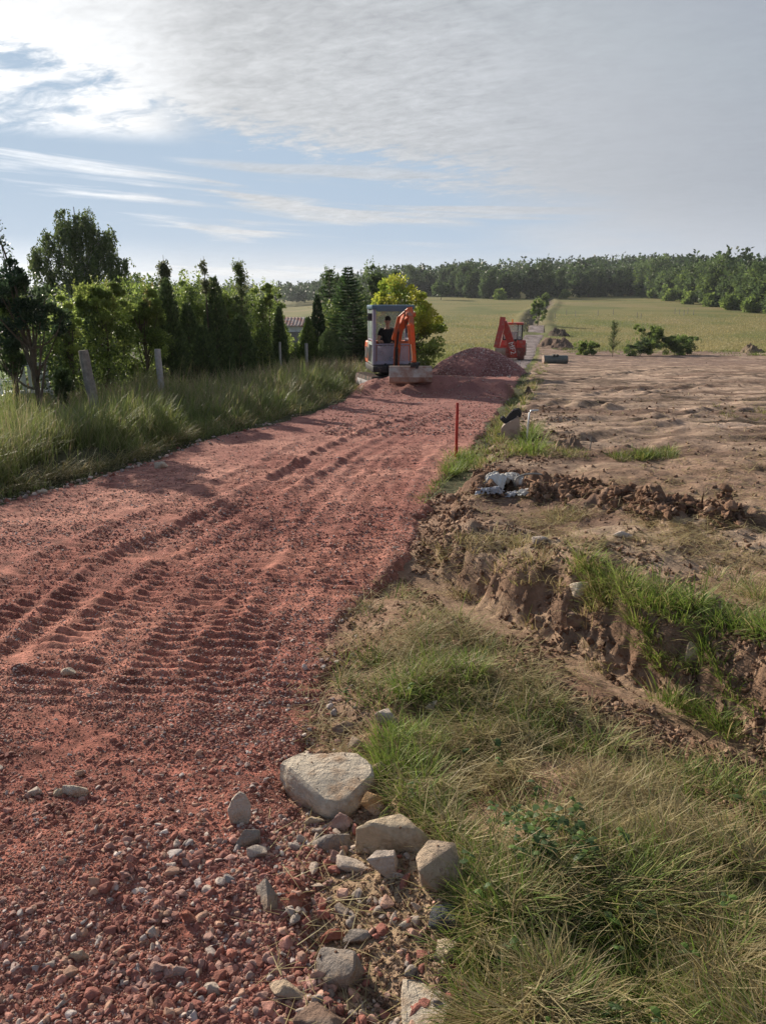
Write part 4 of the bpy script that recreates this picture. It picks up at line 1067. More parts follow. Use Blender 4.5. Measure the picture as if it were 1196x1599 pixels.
shrub('leafy apple green bush right beside the fruit tree and its gap', 104, 13.2, 455, 62, MDG + LTG, 12, K=40, low=.22, toppal=LTG)
shrub('broad hedge bush with yellowish top shoots behind the thick leaning post', 160, 14.5, 432, 105, MDG + LTG, 13, K=70, per=190, toppal=[(.2, .2, .06), (.17, .2, .05)], low=.16)
shrub('broad dense hedge bush left of the tall grey post with bronze shoots', 222, 15.5, 432, 92, MDG + LTG[2:], 14, K=66, per=190, toppal=[(.22, .19, .07), (.16, .19, .05)], low=.0)
shrub('dull green bush at the picture border below the fruit tree', 12, 11.8, 415, 80, DKG + MDG, 15, K=46, low=.3)
shrub('low dark bush in front of the garden seat', 92, 11.6, 572, 26, DKG, 16, K=22, per=110, low=0)
HG = 'dark thuja columns of the garden hedge'
thuja('dark thuja column with a wispy pale sprout on top', 266, 16.5, 432, 54, DKG, 21)
thuja('dark blunt thuja column behind the second grey fence post', 296, 18.5, 470, 50, DKG, 22)
shrub('light green bushy sapling between the wispy topped thuja and its neighbour', 305, 20, 432, 50, LTG + MDG, 23, K=40, size=.06)
thuja('dark thuja column beside a thin wispy twig', 340, 19, 428, 50, DKG, 24)
thuja('dark short thuja with rounded top below the light sapling', 318, 17.2, 505, 42, DKG, 25, tip=2.5)
thuja('blackish green thuja below the pale poplar sapling', 375, 20.5, 488, 52, DKG, 26, tip=2.2)
thuja('short dark thuja near the third slim fence post', 408, 22, 512, 44, DKG + MDG, 27, tip=2.2)
thuja('narrow dark thuja at the end of the shed roof', 437, 24.5, 476, 24, DKG, 28, ragged=.3)
thuja('low dark thuja in front of the shed wall', 460, 27, 548, 40, DKG, 29, tip=2.4, n=4000)
thuja('tall pointed thuja touching the far end of the shed', 497, 28, 456, 30, [(.045, .075, .03), (.035, .06, .026)], 30, ragged=.15)
thuja('small yellowish green cone thuja before the shed end', 482, 26.5, 492, 32, [(.10, .15, .03), (.075, .12, .028)], 31)
thuja('broad dark thuja filling the hedge by the spruce', 515, 27, 512, 54, DKG, 32, tip=2.2)
thuja('broad dark thuja filling the hedge behind the excavator tail', 572, 29, 505, 60, DKG, 33, tip=2.4)
# wispy sprouts: pale sapling, twigs
def sapling(label, u, d, vt, wpx, pal, seed, dens=1.0, base=.35, name='sapling'):
    g = np.random.default_rng(seed); x, z, H, pm = where(u, d, vt); W = wpx / pm / 2
    P, Dn, Cc, paths = [], [], [], [(np.array([[0, 0, 0], [.02, 0, H * .5], [0, 0, H]]), np.array([.03, .018, .004]))]
    for k in range(int(46 * dens)):
        t = g.uniform(base, .98); a = g.uniform(0, 2 * PI); l = W * (1.15 - .75 * t) * g.uniform(.6, 1.2); m = 60; s = g.random(m)
        e = np.array([np.cos(a) * l, np.sin(a) * l, l * .9]); b = np.array([0, 0, t * H * .97]); P.append(b + e[None] * s[:, None] + g.normal(0, .035, (m, 3)))
        Dn.append(sph(m, g) + np.array([[0, 0, .4]])); Cc.append(np.array(pal[g.integers(0, len(pal))])[None] * g.uniform(.75, 1.3, (m, 1))); paths.append((np.array([b, b + e * .5, b + e]), np.array([.008, .006, .002])))
    P = np.concatenate(P); cr = leafquads(P, g.uniform(.035, .075, len(P)), np.concatenate(Dn), .65, np.concatenate(Cc), g)
    plant(name, label, 'sapling', (x, d, z), tubes(paths, 5), cr)
sapling('pale leafed poplar sapling, the tallest sprout above the hedge middle', 380, 21.5, 402, 44, [(.13, .17, .06), (.10, .14, .05), (.17, .2, .08)], 41, 1.5, .2)
sapling('wispy pale sprout standing over the first dark thuja column', 265, 17.2, 398, 30, [(.15, .17, .09), (.12, .14, .07)], 42, .55, .72)
sapling('thin bare looking twig over the second dark thuja column', 326, 18.8, 400, 18, [(.14, .16, .08)], 43, .3, .75)
shrub('pale green feathery bush left of the shed', 410, 26, 432, 40, LTG + MDG, 44, K=44, size=.07)
shrub('olive green feathery bush over the narrow dark thuja', 432, 30, 440, 26, LTG + MDG, 45, K=34, size=.07)
shrub('light green bush filling the hedge under the poplar sapling', 358, 22, 448, 50, LTG + MDG, 46, K=44, size=.065)
conifer('bright green young spruce with spiky tops beside the yellow tree', 545, 31, 414, 100, [(.055, .095, .03), (.07, .12, .035), (.045, .08, .03)], 51, tiers=34, nb=12, size=.10, tips=.8)
conifer('slim spruce top poking up left of the bright spruce', 516, 33, 416, 56, [(.045, .08, .028), (.06, .10, .03)], 52, tiers=24, nb=8, size=.10)
conifer('dark spruce with drooping boughs between shed and excavator', 552, 28.6, 470, 92, [(.03, .055, .02), (.04, .07, .024)], 53, tiers=22, nb=11, size=.09)
shrub('dark round treetop rising behind the bright spruce', 582, 58, 408, 62, DKG, 54, K=60, per=120, size=.16, cat='tree', name='broadleaf_tree')
shrub('dark treetop behind the slim spruce top', 520, 60, 418, 60, DKG, 55, K=50, per=110, size=.16, cat='tree', name='broadleaf_tree')
shrub('small dark treetop between the yellow tree and the far wood', 612, 64, 424, 50, DKG, 56, K=40, per=110, size=.17, cat='tree', name='broadleaf_tree')
def yellow_tree():
    g = np.random.default_rng(61); d = 26.5; x, z, H, pm = where(632, d, 430); k = 1 / pm
    def E(u, v, ru, rv, w_): return (((u - 632) * k, g.uniform(-.2, .2), H - (v - 430) * k), (ru * k, ru * k * .9, rv * k), w_)
    up = [E(622, 460, 34, 28, 3), E(608, 480, 26, 24, 1.5), E(650, 470, 22, 20, 1.5), E(668, 495, 22, 26, 1.6), E(640, 500, 40, 25, 2)]
    lo = [E(660, 525, 30, 28, 2), E(630, 535, 36, 34, 2), E(648, 555, 34, 26, 1.5)]
    c1, l1 = broad_crown(g, up, 64, 170, .085, YEL, crad=(.2, .36), asp=.7); c2, l2 = broad_crown(g, lo, 46, 170, .085, MDG + LTG[:1], crad=(.2, .36), asp=.7)
    plant('broadleaf_tree', 'bushy tree with bright yellow green leaves right behind the excavator', 'tree', (x, d, z), limbs(g, H, .07, [c for c in (l1 + l2)[::4]], .1), cat3(c1, c2))
yellow_tree()
# bushes in the meadow
shrub('lone round bush where the dark ditch climbs the meadow', 837, 118, 466, 27, MDG, 71, K=34, per=90, size=.22, cat='bush', name='bush')
shrub('small low bush at the far end of the meadow ditch', 848, 190, 458, 14, MDG, 72, K=16, per=60, size=.35, cat='bush', name='bush')
sapling('thin young tree on the near side of the meadow', 957, 62, 503, 26, [(.07, .10, .03), (.09, .12, .035)], 73, 1.2, .2, name='young_tree')
shrub('arched leafy bush, the highest in the meadow row', 1012, 66, 505, 50, MDG, 74, K=50, per=210, size=.105, cat='bush', name='bush', dy=.8)
shrub('low dark bush to one side of the arched bush', 1058, 66, 523, 84, DKG + MDG, 75, K=70, per=210, size=.105, cat='bush', name='bush', dy=.5, low=-.2, hollow=.05)
shrub('low dark bush under the arched bush', 1000, 64, 526, 76, DKG + MDG, 76, K=60, per=210, size=.105, cat='bush', name='bush', dy=.5, low=-.2, hollow=.05)
shrub('flat small bush near the thin young tree', 915, 66, 532, 50, MDG, 77, K=34, per=100, size=.14, cat='bush', name='bush', dy=.5, low=-.2, hollow=.05)
# isolated tree in front of the far wood
def far_tree(label, u, d, vt, wpx, pal, seed, grp=None, K=30, per=45, size=.8, low=.08, name='broadleaf_tree', cat='tree'):
    g = np.random.default_rng(seed); x, _ = atd(u, d, 470); z = float(hbase(x, d)); H = atd(u, d, vt)[1] - z; W = wpx / F * d / 2
    ells = [((0, 0, H * (.55 + low / 2)), (W * .9, W * .9, H * (.45 - low / 2)), 3), ((W * .3, 0, H * .45), (W * .6, W * .6, H * .3), 1), ((-W * .3, 0, H * .4), (W * .6, W * .6, H * .3), 1)]
    cr, cl = broad_crown(g, ells, K, per, size, pal, crad=(.2, .36), hollow=.2, tone=.28)
    return plant(name, label, cat, (x, d, z), limbs(g, H, .02 * H, [c for c in cl[::6]]), cr, grp)
far_tree('lone dark oval tree standing before the far wood beside the yellow tree', 688, 235, 436, 30, DKG, 81, K=44, per=60, size=.55, low=.12)
# the wood: mass plus single trees of its edge
FR = [(-300, 300), (-60, 300), (30, 330), (70, 345)]
edgepx = [(500, 470), (640, 463), (700, 462), (742, 466), (800, 467), (850, 466), (900, 465), (950, 463), (1000, 461), (1050, 467), (1100, 474), (1196, 487), (1290, 500)]
edge = [pixz(u, v)[:2] for u, v in edgepx]
edge = [(x_, min(y_, 380)) for x_, y_ in edge]
edge = [(-260, 330), (-120, 330)] + edge + [(edge[-1][0] + 60, edge[-1][1] - 25)]
g_ = np.random.default_rng(88); parts = []
E_ = np.array(edge); sl_ = np.linalg.norm(np.diff(E_, axis=0), axis=1); cum = np.concatenate([[0], np.cumsum(sl_)])
def along(s): return np.stack([np.interp(s, cum, E_[:, 0]), np.interp(s, cum, E_[:, 1])], -1)
n = 2300; s = g_.uniform(0, cum[-1], n); p = along(s); dep = 12 + 330 * g_.random(n) ** 1.5
pr = p / np.linalg.norm(p, axis=1)[:, None]; p = p + pr * dep[:, None]; p[:, 0] += g_.normal(0, 4, n)
FP = [(.04, .065, .027), (.052, .083, .031), (.066, .10, .036), (.033, .056, .027)]
for i in range(n):
    x, y = p[i]; z = float(hbase(x, y)); conf = g_.random() < .4; H = g_.uniform(8.5, 12.5) * (.9 if x < 30 else 1) ; W = g_.uniform(1.8, 3.2) * (.6 if conf else 1)
    m = 110 if dep[i] < 120 else 60
    t = 1 - g_.random(m) ** .7 * .75 if not conf else 1 - g_.random(m) ** .6 * .8
    a = g_.uniform(0, 2 * PI, m); pf = ((1 - t) * 1.1 + .04) if conf else np.sqrt(np.clip(1 - ((t - .55) / .47) ** 2, 0, 1)) * (1 + .3 * np.sin(a * 3 + i))
    r_ = W * pf * g_.uniform(.7, 1.05, m); P = np.stack([x + np.cos(a) * r_, y + np.sin(a) * r_, z + t * H * (1.12 if conf else 1)], 1)
    c = np.array(FP[g_.integers(0, 4)]) * g_.uniform(.75, 1.3) * (.8 if conf else 1); c = c[None] * g_.uniform(.75, 1.3, (m, 1))
    parts.append(leafquads(P, g_.uniform(.9, 1.8, m) * (.8 if dep[i] < 120 else 1.15), np.stack([np.cos(a), np.sin(a), .6 + 0 * a], 1) + .5 * g_.normal(size=(m, 3)), .75, c, g_))
fv, ff, fc = cat3(*parts)
forest = mesh('forest', fv, ff, M_leaf, col=fc); tag(forest, 'distant mixed wood on the rise beyond the meadow', kind='stuff')
# single trees of the edge, copied from a few models
protos = []
for k, (pal, H, W) in enumerate([(DKG, 11, 3.4), (FP, 10, 3.0), (DKG + MDG[2:], 11, 3.6), (DKG + MDG[2:], 9, 2.8), (DKG + MDG[:1], 12.5, 3.2)]):
    g = np.random.default_rng(300 + k)
    ells = [((0, 0, H * .54), (W, W, H * .46), 3), ((W * .35, 0, H * .3), (W * .85, W * .7, H * .3), 1.6), ((-W * .35, 0, H * .26), (W * .85, W * .7, H * .26), 1.6)]
    cr, cl = broad_crown(g, ells, 130, 46, .58, pal, crad=(.16, .28), hollow=.35, tone=.3)
    t = thing('wood_edge_tree', (0, 0, -500), 'x', 'tree'); mesh('trunk', *limbs(g, H, .22, [c for c in cl[::6]]), M_bark, t, smooth=True); mesh('crown', cr[0], cr[1], M_leaf, t, cr[2]); protos.append(t)
lab = {0: 'dark green broadleaf tree in the shaded edge of the far wood behind the lane', 1: 'mid green broadleaf tree in the sunlit nearer edge of the wood by the hay meadow'}
grp = {0: 'trees of the shaded far wood edge', 1: 'trees of the nearer wood edge'}
used_p = set(); s = 0; k = 0
s0 = cum[3]
while s0 < cum[-1] - 20:
    q = along(s0); xx_, yy1 = float(q[0] + g_.normal(0, 1.2)), float(q[1] + g_.uniform(0, 7)); u_ = 598 + xx_ / yy1 * F
    near = u_ > 985; pi_ = (k * 2 + k // 3) % 5 if near else (k % 2); pi_ = [2, 3, 4, 2, 4][pi_] if near else pi_
    if u_ < 1330:
        scs = g_.uniform(.75, 1.08); L_ = lab[1 if near else 0]
        if pi_ in used_p: t = copy_thing(protos[pi_], (xx_, yy1, float(hbase(xx_, yy1)) - .2), g_.uniform(0, 6), scs, L_)
        else:
            t = protos[pi_]; used_p.add(pi_); t.location = (xx_, yy1, float(hbase(xx_, yy1)) - .2); t.scale = (scs,) * 3; t['label'] = L_
        t['group'] = grp[1 if near else 0]
    s0 += g_.uniform(3.8, 6.4); k += 1
for i_, pp in enumerate(protos):
    if i_ not in used_p:
        for ch in list(pp.children): bpy.data.objects.remove(ch)
        bpy.data.objects.remove(pp)
# low bushes at the foot of the nearer edge
bp = None
for k, (u, v, wpx) in enumerate([(1020, 466, 22), (1045, 470, 26), (1075, 475, 28), (1108, 479, 30), (1140, 484, 34), (1172, 488, 34), (1000, 463, 18), (880, 466, 20), (780, 468, 24), (1215, 491, 36)]):
    x, y, z = pixz(u, v); W = wpx / F * y / 2
    if bp is None:
        g = np.random.default_rng(400); cr, cl = broad_crown(g, [((0, 0, .75), (1.5, 1.0, .85), 1)], 24, 40, .42, MDG + LTG[2:], crad=(.25, .4), hollow=.2)
        bp = plant('bush', 'low green bush at the foot of the wood edge along the meadow', 'bush', (x, y, z), limbs(g, 1.5, .05, [c for c in cl[::5]]), cr, 'low bushes at the wood edge'); bp.scale = (W / 1.5,) * 3
    else: copy_thing(bp, (x, y, z), k * 1.3, W / 1.5)
# ------------------------------------------------------------------ machine building
class MB:
    def __init__(s): s.bm = bmesh.new()
    def _x(s, vs, M): 
        if M is not None: bmesh.ops.transform(s.bm, matrix=M, verts=vs)
    def box(s, c, d, M=None, bev=.0, rot=None):
        r = bmesh.ops.create_cube(s.bm, size=1); vs = r['verts']
        bmesh.ops.scale(s.bm, vec=Vector(d), verts=vs)
        if bev:
            e = list({e for v in vs for e in v.link_edges}); q = bmesh.ops.bevel(s.bm, geom=e, offset=bev, segments=2, affect='EDGES', profile=.6); vs = list({v for f_ in q['faces'] for v in f_.verts} | {v for v in vs if v.is_valid})
        mt = Matrix.Translation(c) @ (rot.to_4x4() if rot is not None else Matrix())
        s._x(vs, mt if M is None else M @ mt); return s
    def bar(s, a, b, w, h, M=None, bev=.0):
        """box from a to b, w across (x-ish), h deep"""
        a, b = Vector(a), Vector(b); d = b - a; q = d.to_track_quat('Z', 'X' if abs(d.normalized().x) < .9 else 'Y').to_matrix()
        # local X up ref -> keep world x as the width axis
        z = d.normalized(); x = Vector((1, 0, 0)) - z * z.x
        if x.length < .1: x = Vector((0, 1, 0)) - z * z.y
        x.normalize(); y = z.cross(x); q = Matrix((x, y, z)).transposed()
        return s.box((a + b) / 2, (w, h, d.length), M, bev, q)
    def cyl(s, a, b, r, r2=None, n=16, M=None, cap=True):
        a, b = Vector(a), Vector(b); d = b - a
        q = bmesh.ops.create_cone(s.bm, cap_ends=cap, segments=n, radius1=r, radius2=r if r2 is None else r2, depth=d.length)
        mt = Matrix.Translation((a + b) / 2) @ d.to_track_quat('Z', 'Y').to_matrix().to_4x4()
        s._x(q['verts'], mt if M is None else M @ mt); return s
    def prism(s, pts, x0, x1, axis='x', M=None, bev=0):
        """polygon in the plane across the axis, extruded from x0 to x1"""
        def P(a, b, t): return {'x': (t, a, b), 'y': (a, t, b), 'z': (a, b, t)}[axis]
        v0 = [s.bm.verts.new(P(a, b, x0)) for a, b in pts]; v1 = [s.bm.verts.new(P(a, b, x1)) for a, b in pts]; n = len(pts)
        fs = [s.bm.faces.new(v0), s.bm.faces.new(v1[::-1])] + [s.bm.faces.new((v0[i], v0[(i + 1) % n], v1[(i + 1) % n], v1[i])) for i in range(n)]
        bmesh.ops.recalc_face_normals(s.bm, faces=fs); vs = v0 + v1
        if bev:
            e = list({e for v in vs for e in v.link_edges}); q = bmesh.ops.bevel(s.bm, geom=e, offset=bev, segments=1, affect='EDGES'); vs = list({v for f_ in q['faces'] for v in f_.verts})
        s._x(vs, M); return s
    def sphere(s, c, r, sc=(1, 1, 1), M=None, n=12):
        q = bmesh.ops.create_uvsphere(s.bm, u_segments=n, v_segments=n // 2 + 2, radius=r); mt = Matrix.Translation(c) @ Matrix.Diagonal((*sc, 1))
        s._x(q['verts'], mt if M is None else M @ mt); return s
    def build(s, name, mat, parent=None, smooth=None):
        me = bpy.data.meshes.new(name); s.bm.to_mesh(me); s.bm.free()
        me.materials.append(mat); me.polygons.foreach_set('use_smooth', np.ones(len(me.polygons), bool)); me.set_sharp_from_angle(angle=R(32 if smooth is None else smooth))
        o = bpy.data.objects.new(name, me); C.objects.link(o)
        if parent: o.parent = parent
        return o
def paint(name, c, rough=.45, dirt=(.25, .17, .13), amt=.35, metal=0., **k): return material(name, c, rough=rough, var=.12, vscale=6, tint=dirt, tscale=3.5, tamt=amt, metal=metal, spec=.4, bump=.002, bscale=30, **k)
PM = {'orange': paint('orange_paint', (.62, .115, .028)), 'frame': paint('lilac_shade_grey', (.30, .28, .36), amt=.2), 'blue': paint('blue_grey_visor', (.07, .13, .18), .3, amt=.1),
      'side': paint('pale_side_panel', (.46, .52, .47), .35, amt=.2), 'black': paint('black_steel', (.018, .018, .02), .55, amt=.2), 'rubber': paint('track_rubber', (.03, .028, .027), .85, (.22, .12, .09), .6),
      'steel': paint('worn_bucket_steel', (.42, .36, .31), .5, (.30, .16, .11), .55, metal=.35), 'chrome': material('chrome_rod', (.75, .75, .75), rough=.18, metal=1., var=0), 'red': paint('red_paint', (.42, .035, .02)),
      'grille': paint('dark_grille', (.06, .07, .08), .6), 'greytrack': paint('grey_track_frame', (.38, .36, .37), .6), 'white': paint('white_paint', (.75, .73, .70), .5, amt=.25), 'darkred': paint('dirty_red_skirt', (.20, .035, .025), .7),
      'gal': material('galvanised_steel', (.55, .56, .56), rough=.45, metal=.6, var=.15), 'rust': paint('rusty_bucket_steel', (.26, .18, .14), .7, (.33, .24, .18), .6), 'lamp': material('amber_lens', (.8, .28, .03), rough=.2, var=0)}
M_glass = material('cab_glass', (.55, .62, .60), rough=.06, var=0, alpha=.35, spec=.8)
# --- mini excavator
EXD = pixz(610, 609)[1]; ex_x, _ = atd(611, EXD, 560); EXZ = float(hbase(ex_x, EXD)) + .04
E = thing('mini_excavator', (ex_x, EXD, EXZ), 'small orange and grey excavator with a driver on the red gravel', 'excavator'); E.scale = (.93,) * 3
YU = Matrix.Rotation(R(17), 4, 'Z')       # undercarriage yaw
for sx_ in (-1, 1):
    tm = MB(); prof = []
    for k in range(9): a = PI / 2 + k * PI / 8; prof.append((.78 * 0 - .72 + .2 * math.cos(a) , .2 + .2 * math.sin(a)))
    for k in range(9): a = -PI / 2 + k * PI / 8; prof.append((.72 + .2 * math.cos(a), .2 + .2 * math.sin(a)))
    x0 = sx_ * .66 - .15; tm.prism(prof, x0, x0 + .30, 'x', YU)
    L_ = 1.44
    for k in range(17):                  # cleats
        for zz_, sg in ((.405, 1), (-.005, -1)): tm.box((sx_ * .66, -.72 + k * .09, zz_), (.29, .035, .03), YU)
    for k in range(7):
        for yc, a0 in ((-.72, PI / 2), (.72, -PI / 2)):
            a = a0 + (k + .5) * PI / 7; tm.box((sx_ * .66, yc + .205 * math.cos(a), .2 + .205 * math.sin(a)), (.29, .03, .035), YU, rot=Matrix.Rotation(a, 3, 'X'))
    tr = tm.build('track', PM['rubber'], E)
    fm = MB(); fm.box((sx_ * .66 + sx_ * .155, 0, .2), (.02, 1.3, .16), YU, .01)
    for k in range(5): fm.cyl((sx_ * .66 + sx_ * .14, -.6 + k * .3, .14), (sx_ * .66 + sx_ * .175, -.6 + k * .3, .14), .08, M=YU)
    fm.build('roller_frame', PM['greytrack'], tr)
MB().box((0, 0, .30), (1.05, .8, .2), YU, .03).cyl((0, 0, .38), (0, 0, .52), .34).build('undercarriage', PM['black'], E)
b = MB(); b.prism([(-1.0, .16), (-1.07, .28), (-1.08, .42), (-1.02, .53), (-.99, .53), (-1.03, .42), (-1.02, .28), (-.96, .18)], -.80, .80, 'x', YU); b.bar((-.35, -.98, .34), (-.3, -.45, .32), .08, .08, YU).bar((.35, -.98, .34), (.3, -.45, .32), .08, .08, YU)
b.bm.free()
HY = Matrix.Rotation(R(8), 4, 'Z')        # house yaw
b = MB(); b.box((-.02, .12, .60), (1.20, 1.75, .17), HY, .03); b.box((0, -.55, .62), (.5, .5, .22), HY, .03); b.build('deck', PM['black'], E)
b = MB(); b.prism([(.32, .69), (.95, .69), (1.05, .8), (1.05, 1.15), (.95, 1.3), (.32, 1.3)], -.62, .58, 'x', HY, .03); eng = b.build('engine_cover', PM['orange'], E)
b = MB()
for k in range(6): b.box((-.628, .42 + k * .085, .98), (.02, .045, .34), HY, rot=Matrix.Rotation(R(25), 3, 'X'))
b.build('vent', PM['grille'], eng)
# cab frame: floor .69, sill 1.26, roof 2.17-2.33
cab = MB()
cab.box((-.555, -.56, 1.44), (.09, .09, 1.5), HY, .02).box((.465, -.56, 1.44), (.09, .09, 1.5), HY, .02).box((-.57, .42, 1.44), (.08, .10, 1.5), HY, .02).box((.48, .42, 1.44), (.08, .10, 1.5), HY, .02)
cab.box((-.045, -.565, .74), (.93, .07, .12), HY, .015).box((-.045, -.565, 1.255), (.93, .04, .035), HY, .01).box((-.045, .44, .95), (.98, .05, .55), HY, .01)
cab.box((-.57, -.07, 1.37), (.055, .9, .05), HY, .01).box((.48, -.07, 1.37), (.05, .9, .05), HY, .01)
cabo = cab.build('cab_frame', PM['frame'], E)  # grey frame tinted lilac, the shade of the cab front put into colour
MB().box((-.045, -.08, .70), (1.1, 1.05, .04), HY).build('floor_plate', PM['black'], cabo)
MB().box((-.045, -.07, 2.235), (1.17, 1.14, .12), HY, .04).build('roof', PM['blue'], E)
MB().prism([(-.655, 2.125), (-.62, 2.125), (-.60, 2.27), (-.655, 2.275)], -.51, .42, 'x', HY, .008).build('sun_visor', PM['blue'], E)
d_ = MB(); d_.box((-.602, -.50, 1.02), (.03, .05, .62), HY, .01).box((-.602, .34, 1.02), (.03, .05, .62), HY, .01).box((-.602, -.08, 1.02), (.02, .82, .60), HY, .01).box((-.602, -.50, 1.78), (.03, .05, .78), HY, .01).box((-.602, .34, 1.78), (.03, .05, .78), HY, .01)
door = d_.build('door', PM['side'], E)
b = MB()
for k in range(7): b.box((-.618, -.40 + .10 * k, 1.0), (.012, .02, .52), HY, rot=Matrix.Rotation(R(28), 3, 'X'))
b.build('louvre', PM['grille'], door)
MB().box((-.604, -.08, 1.78), (.010, .79, .74), HY).build('door_glass', material('reflecting_glass', (.42, .50, .47), rough=.12, var=.35, vscale=3, spec=.8, alpha=.8), door)  # mottled pale green puts the bright reflection into the pane's colour
MB().box((.492, -.07, 1.78), (.010, .86, .74), HY).build('side_glass', M_glass, E)
MB().box((-.045, .455, 1.70), (.92, .010, .86), HY).build('rear_glass', M_glass, E)
MB().box((-.045, -.568, 1.0), (.88, .008, .44), HY).build('lower_windscreen', material('scratched_lower_glass', (.50, .48, .56), rough=.2, var=.2, alpha=.42), E)
b = MB(); b.box((-.08, .08, 1.02), (.48, .46, .12), HY, .04).box((-.08, .30, 1.36), (.46, .12, .62), HY, .05).box((-.08, .1, .84), (.35, .35, .26), HY, .03); b.build('driver_seat', PM['black'], E)
for sx_ in (-1, 1):
    b = MB(); x0 = -.08 + sx_ * .24; b.box((x0, -.16, 1.02), (.12, .35, .3), HY, .03).cyl((x0, -.26, 1.15), (x0, -.30, 1.36), .014, M=HY).sphere((x0, -.302, 1.385), .032, M=HY); b.build('control_lever', PM['black'], E)
MB().cyl((-.64, -.6, 2.05), (-.66, -.66, 2.04), .01, M=HY).box((-.68, -.67, 1.98), (.13, .02, .2), HY, .01).build('mirror', PM['black'], E)
# boom: swings to the side, column then elbow to the high tip
def loc(v, z, dep):                      # local coordinates of a photo point on the machine at a given forward depth
    pass
S_ = Vector((.12, -.80, .62)); K_ = Vector((.20, -1.25, 1.72)); T_ = Vector((.47, -1.98, 2.06)); D_ = Vector((.56, -1.86, .86))
b = MB(); b.box((.12, -.78, .52), (.26, .26, .34), None, .03).cyl((.12, -.80, .36), (.12, -.80, .72), .07); b.build('swing_bracket', PM['orange'], E)
def beam(mb, pts, w, hs):
    """box-section arm through pts (side plates and flanges), heights hs"""
    rings = []
    for i, p in enumerate(pts):
        p = Vector(p); a = Vector(pts[max(i - 1, 0)]); c = Vector(pts[min(i + 1, len(pts) - 1)]); t = (c - a).normalized()
        x = Vector((1, 0, 0)) - t * t.x; x.normalize(); n = t.cross(x); h = hs[i]
        rings.append([mb.bm.verts.new(p + x * (w / 2) * sx1 + n * (h / 2) * sn) for sx1, sn in ((-1, -1), (1, -1), (1, 1), (-1, 1))])
    fs = [mb.bm.faces.new(rings[0]), mb.bm.faces.new(rings[-1][::-1])]
    for r0, r1 in zip(rings[:-1], rings[1:]):
        for k in range(4): fs.append(mb.bm.faces.new((r0[k], r0[(k + 1) % 4], r1[(k + 1) % 4], r1[k])))
    bmesh.ops.recalc_face_normals(mb.bm, faces=fs); return mb
b = MB(); beam(b, [S_ + Vector((0, 0, .02)), (.135, -.90, 1.0), (.165, -1.06, 1.42), K_, (.34, -1.62, 1.98), T_], .165, [.14, .22, .27, .28, .22, .13])
b.cyl(T_ - Vector((.12, 0, 0)), T_ + Vector((.12, 0, 0)), .055).cyl(S_ - Vector((.13, 0, 0)), S_ + Vector((.13, 0, 0)), .06); boom = b.build('boom', PM['orange'], E)
b = MB(); beam(b, [T_ + Vector((-.03, .12, .16)), T_ + Vector((.0, 0, -.04)), T_ * .55 + D_ * .45, D_], .13, [.09, .22, .19, .12]); arm = b.build('dipper_arm', PM['orange'], E)
b = MB(); b.cyl((.03, -1.30, 1.42), (.18, -1.62, 2.0), .045).cyl((.18, -1.62, 2.0), T_ + Vector((-.05, .1, .16)), .024); b.build('arm_cylinder', PM['orange'], boom)
b = MB(); b.cyl((.12, -1.0, .66), (.13, -1.24, 1.2), .045).cyl((.13, -1.24, 1.2), (.17, -1.36, 1.62), .026); b.build('boom_cylinder', PM['black'], boom)
b = MB(); b.cyl(T_ + Vector((-.06, -.18, -.25)), T_ * .4 + D_ * .6 + Vector((-.06, -.18, 0)), .042); cy = b.build('bucket_cylinder', PM['orange'], arm)
MB().cyl(T_ * .42 + D_ * .58 + Vector((-.06, -.18, 0)), D_ + Vector((-.06, -.17, .06)), .02).build('rod', PM['chrome'], cy)
cu = []
for k in range(2):
    q = [T_ + Vector((-.06 - .1 * k, .02, .12)), K_ + Vector((.16, -.35 - .02 * k, .16)), K_ + Vector((.19 - .07 * k, -.36, -.25)), T_ * .5 + D_ * .5 + Vector((-.1, -.05, .15 * k))]
    tt = np.linspace(0, 1, 12)[:, None]; q = [np.array(a) for a in q]; pth = q[0] * (1 - tt) ** 3 + 3 * q[1] * tt * (1 - tt) ** 2 + 3 * q[2] * tt ** 2 * (1 - tt) + q[3] * tt ** 3; cu.append((pth, np.full(12, .012)))
v_, f_ = tubes(cu, 6); mesh('hose', v_, f_, PM['black'], E, smooth=True)
b = MB(); b.box(D_ + Vector((.02, 0, -.06)), (.22, .26, .14), None, .03).cyl(D_ + Vector((-.14, -.08, -.02)), D_ + Vector((.16, -.08, -.02)), .03).cyl(D_ + Vector((-.14, .09, -.05)), D_ + Vector((.16, .09, -.05)), .03); b.build('quick_hitch', PM['black'], E)
bx0, bx1, by, bz = -.07, 1.02, -1.9, .41
prof = [(by - .05, bz + .33), (by - .17, bz + .24), (by - .22, bz + .10), (by - .17, bz + .0), (by - .05, bz - .05), (by + .10, bz - .03), (by + .26, bz + .06), (by + .26, bz + .045), (by + .10, bz - .05), (by - .05, bz - .075), (by - .19, bz - .02), (by - .245, bz + .10), (by - .19, bz + .255), (by - .05, bz + .355)]
b = MB(); b.prism(prof, bx0, bx1, 'x'); b.box(((bx0 + bx1) / 2, by - .04, bz + .345), (bx1 - bx0, .09, .05), None, .01)
bk = b.build('bucket', PM['steel'], E)
for x_ in (bx0, bx1 - .02):
    MB().prism(prof[:7] + [(by + .10, bz + .15), (by, bz + .30)], x_ - .004, x_ + .022, 'x').build('end_plate', PM['greytrack'], bk)
MB().box((.5, by - .02, bz + .39), (.06, .2, .1), None, .01).box((.64, by - .02, bz + .37), (.06, .2, .12), None, .01).build('mounting_ear', PM['black'], bk)
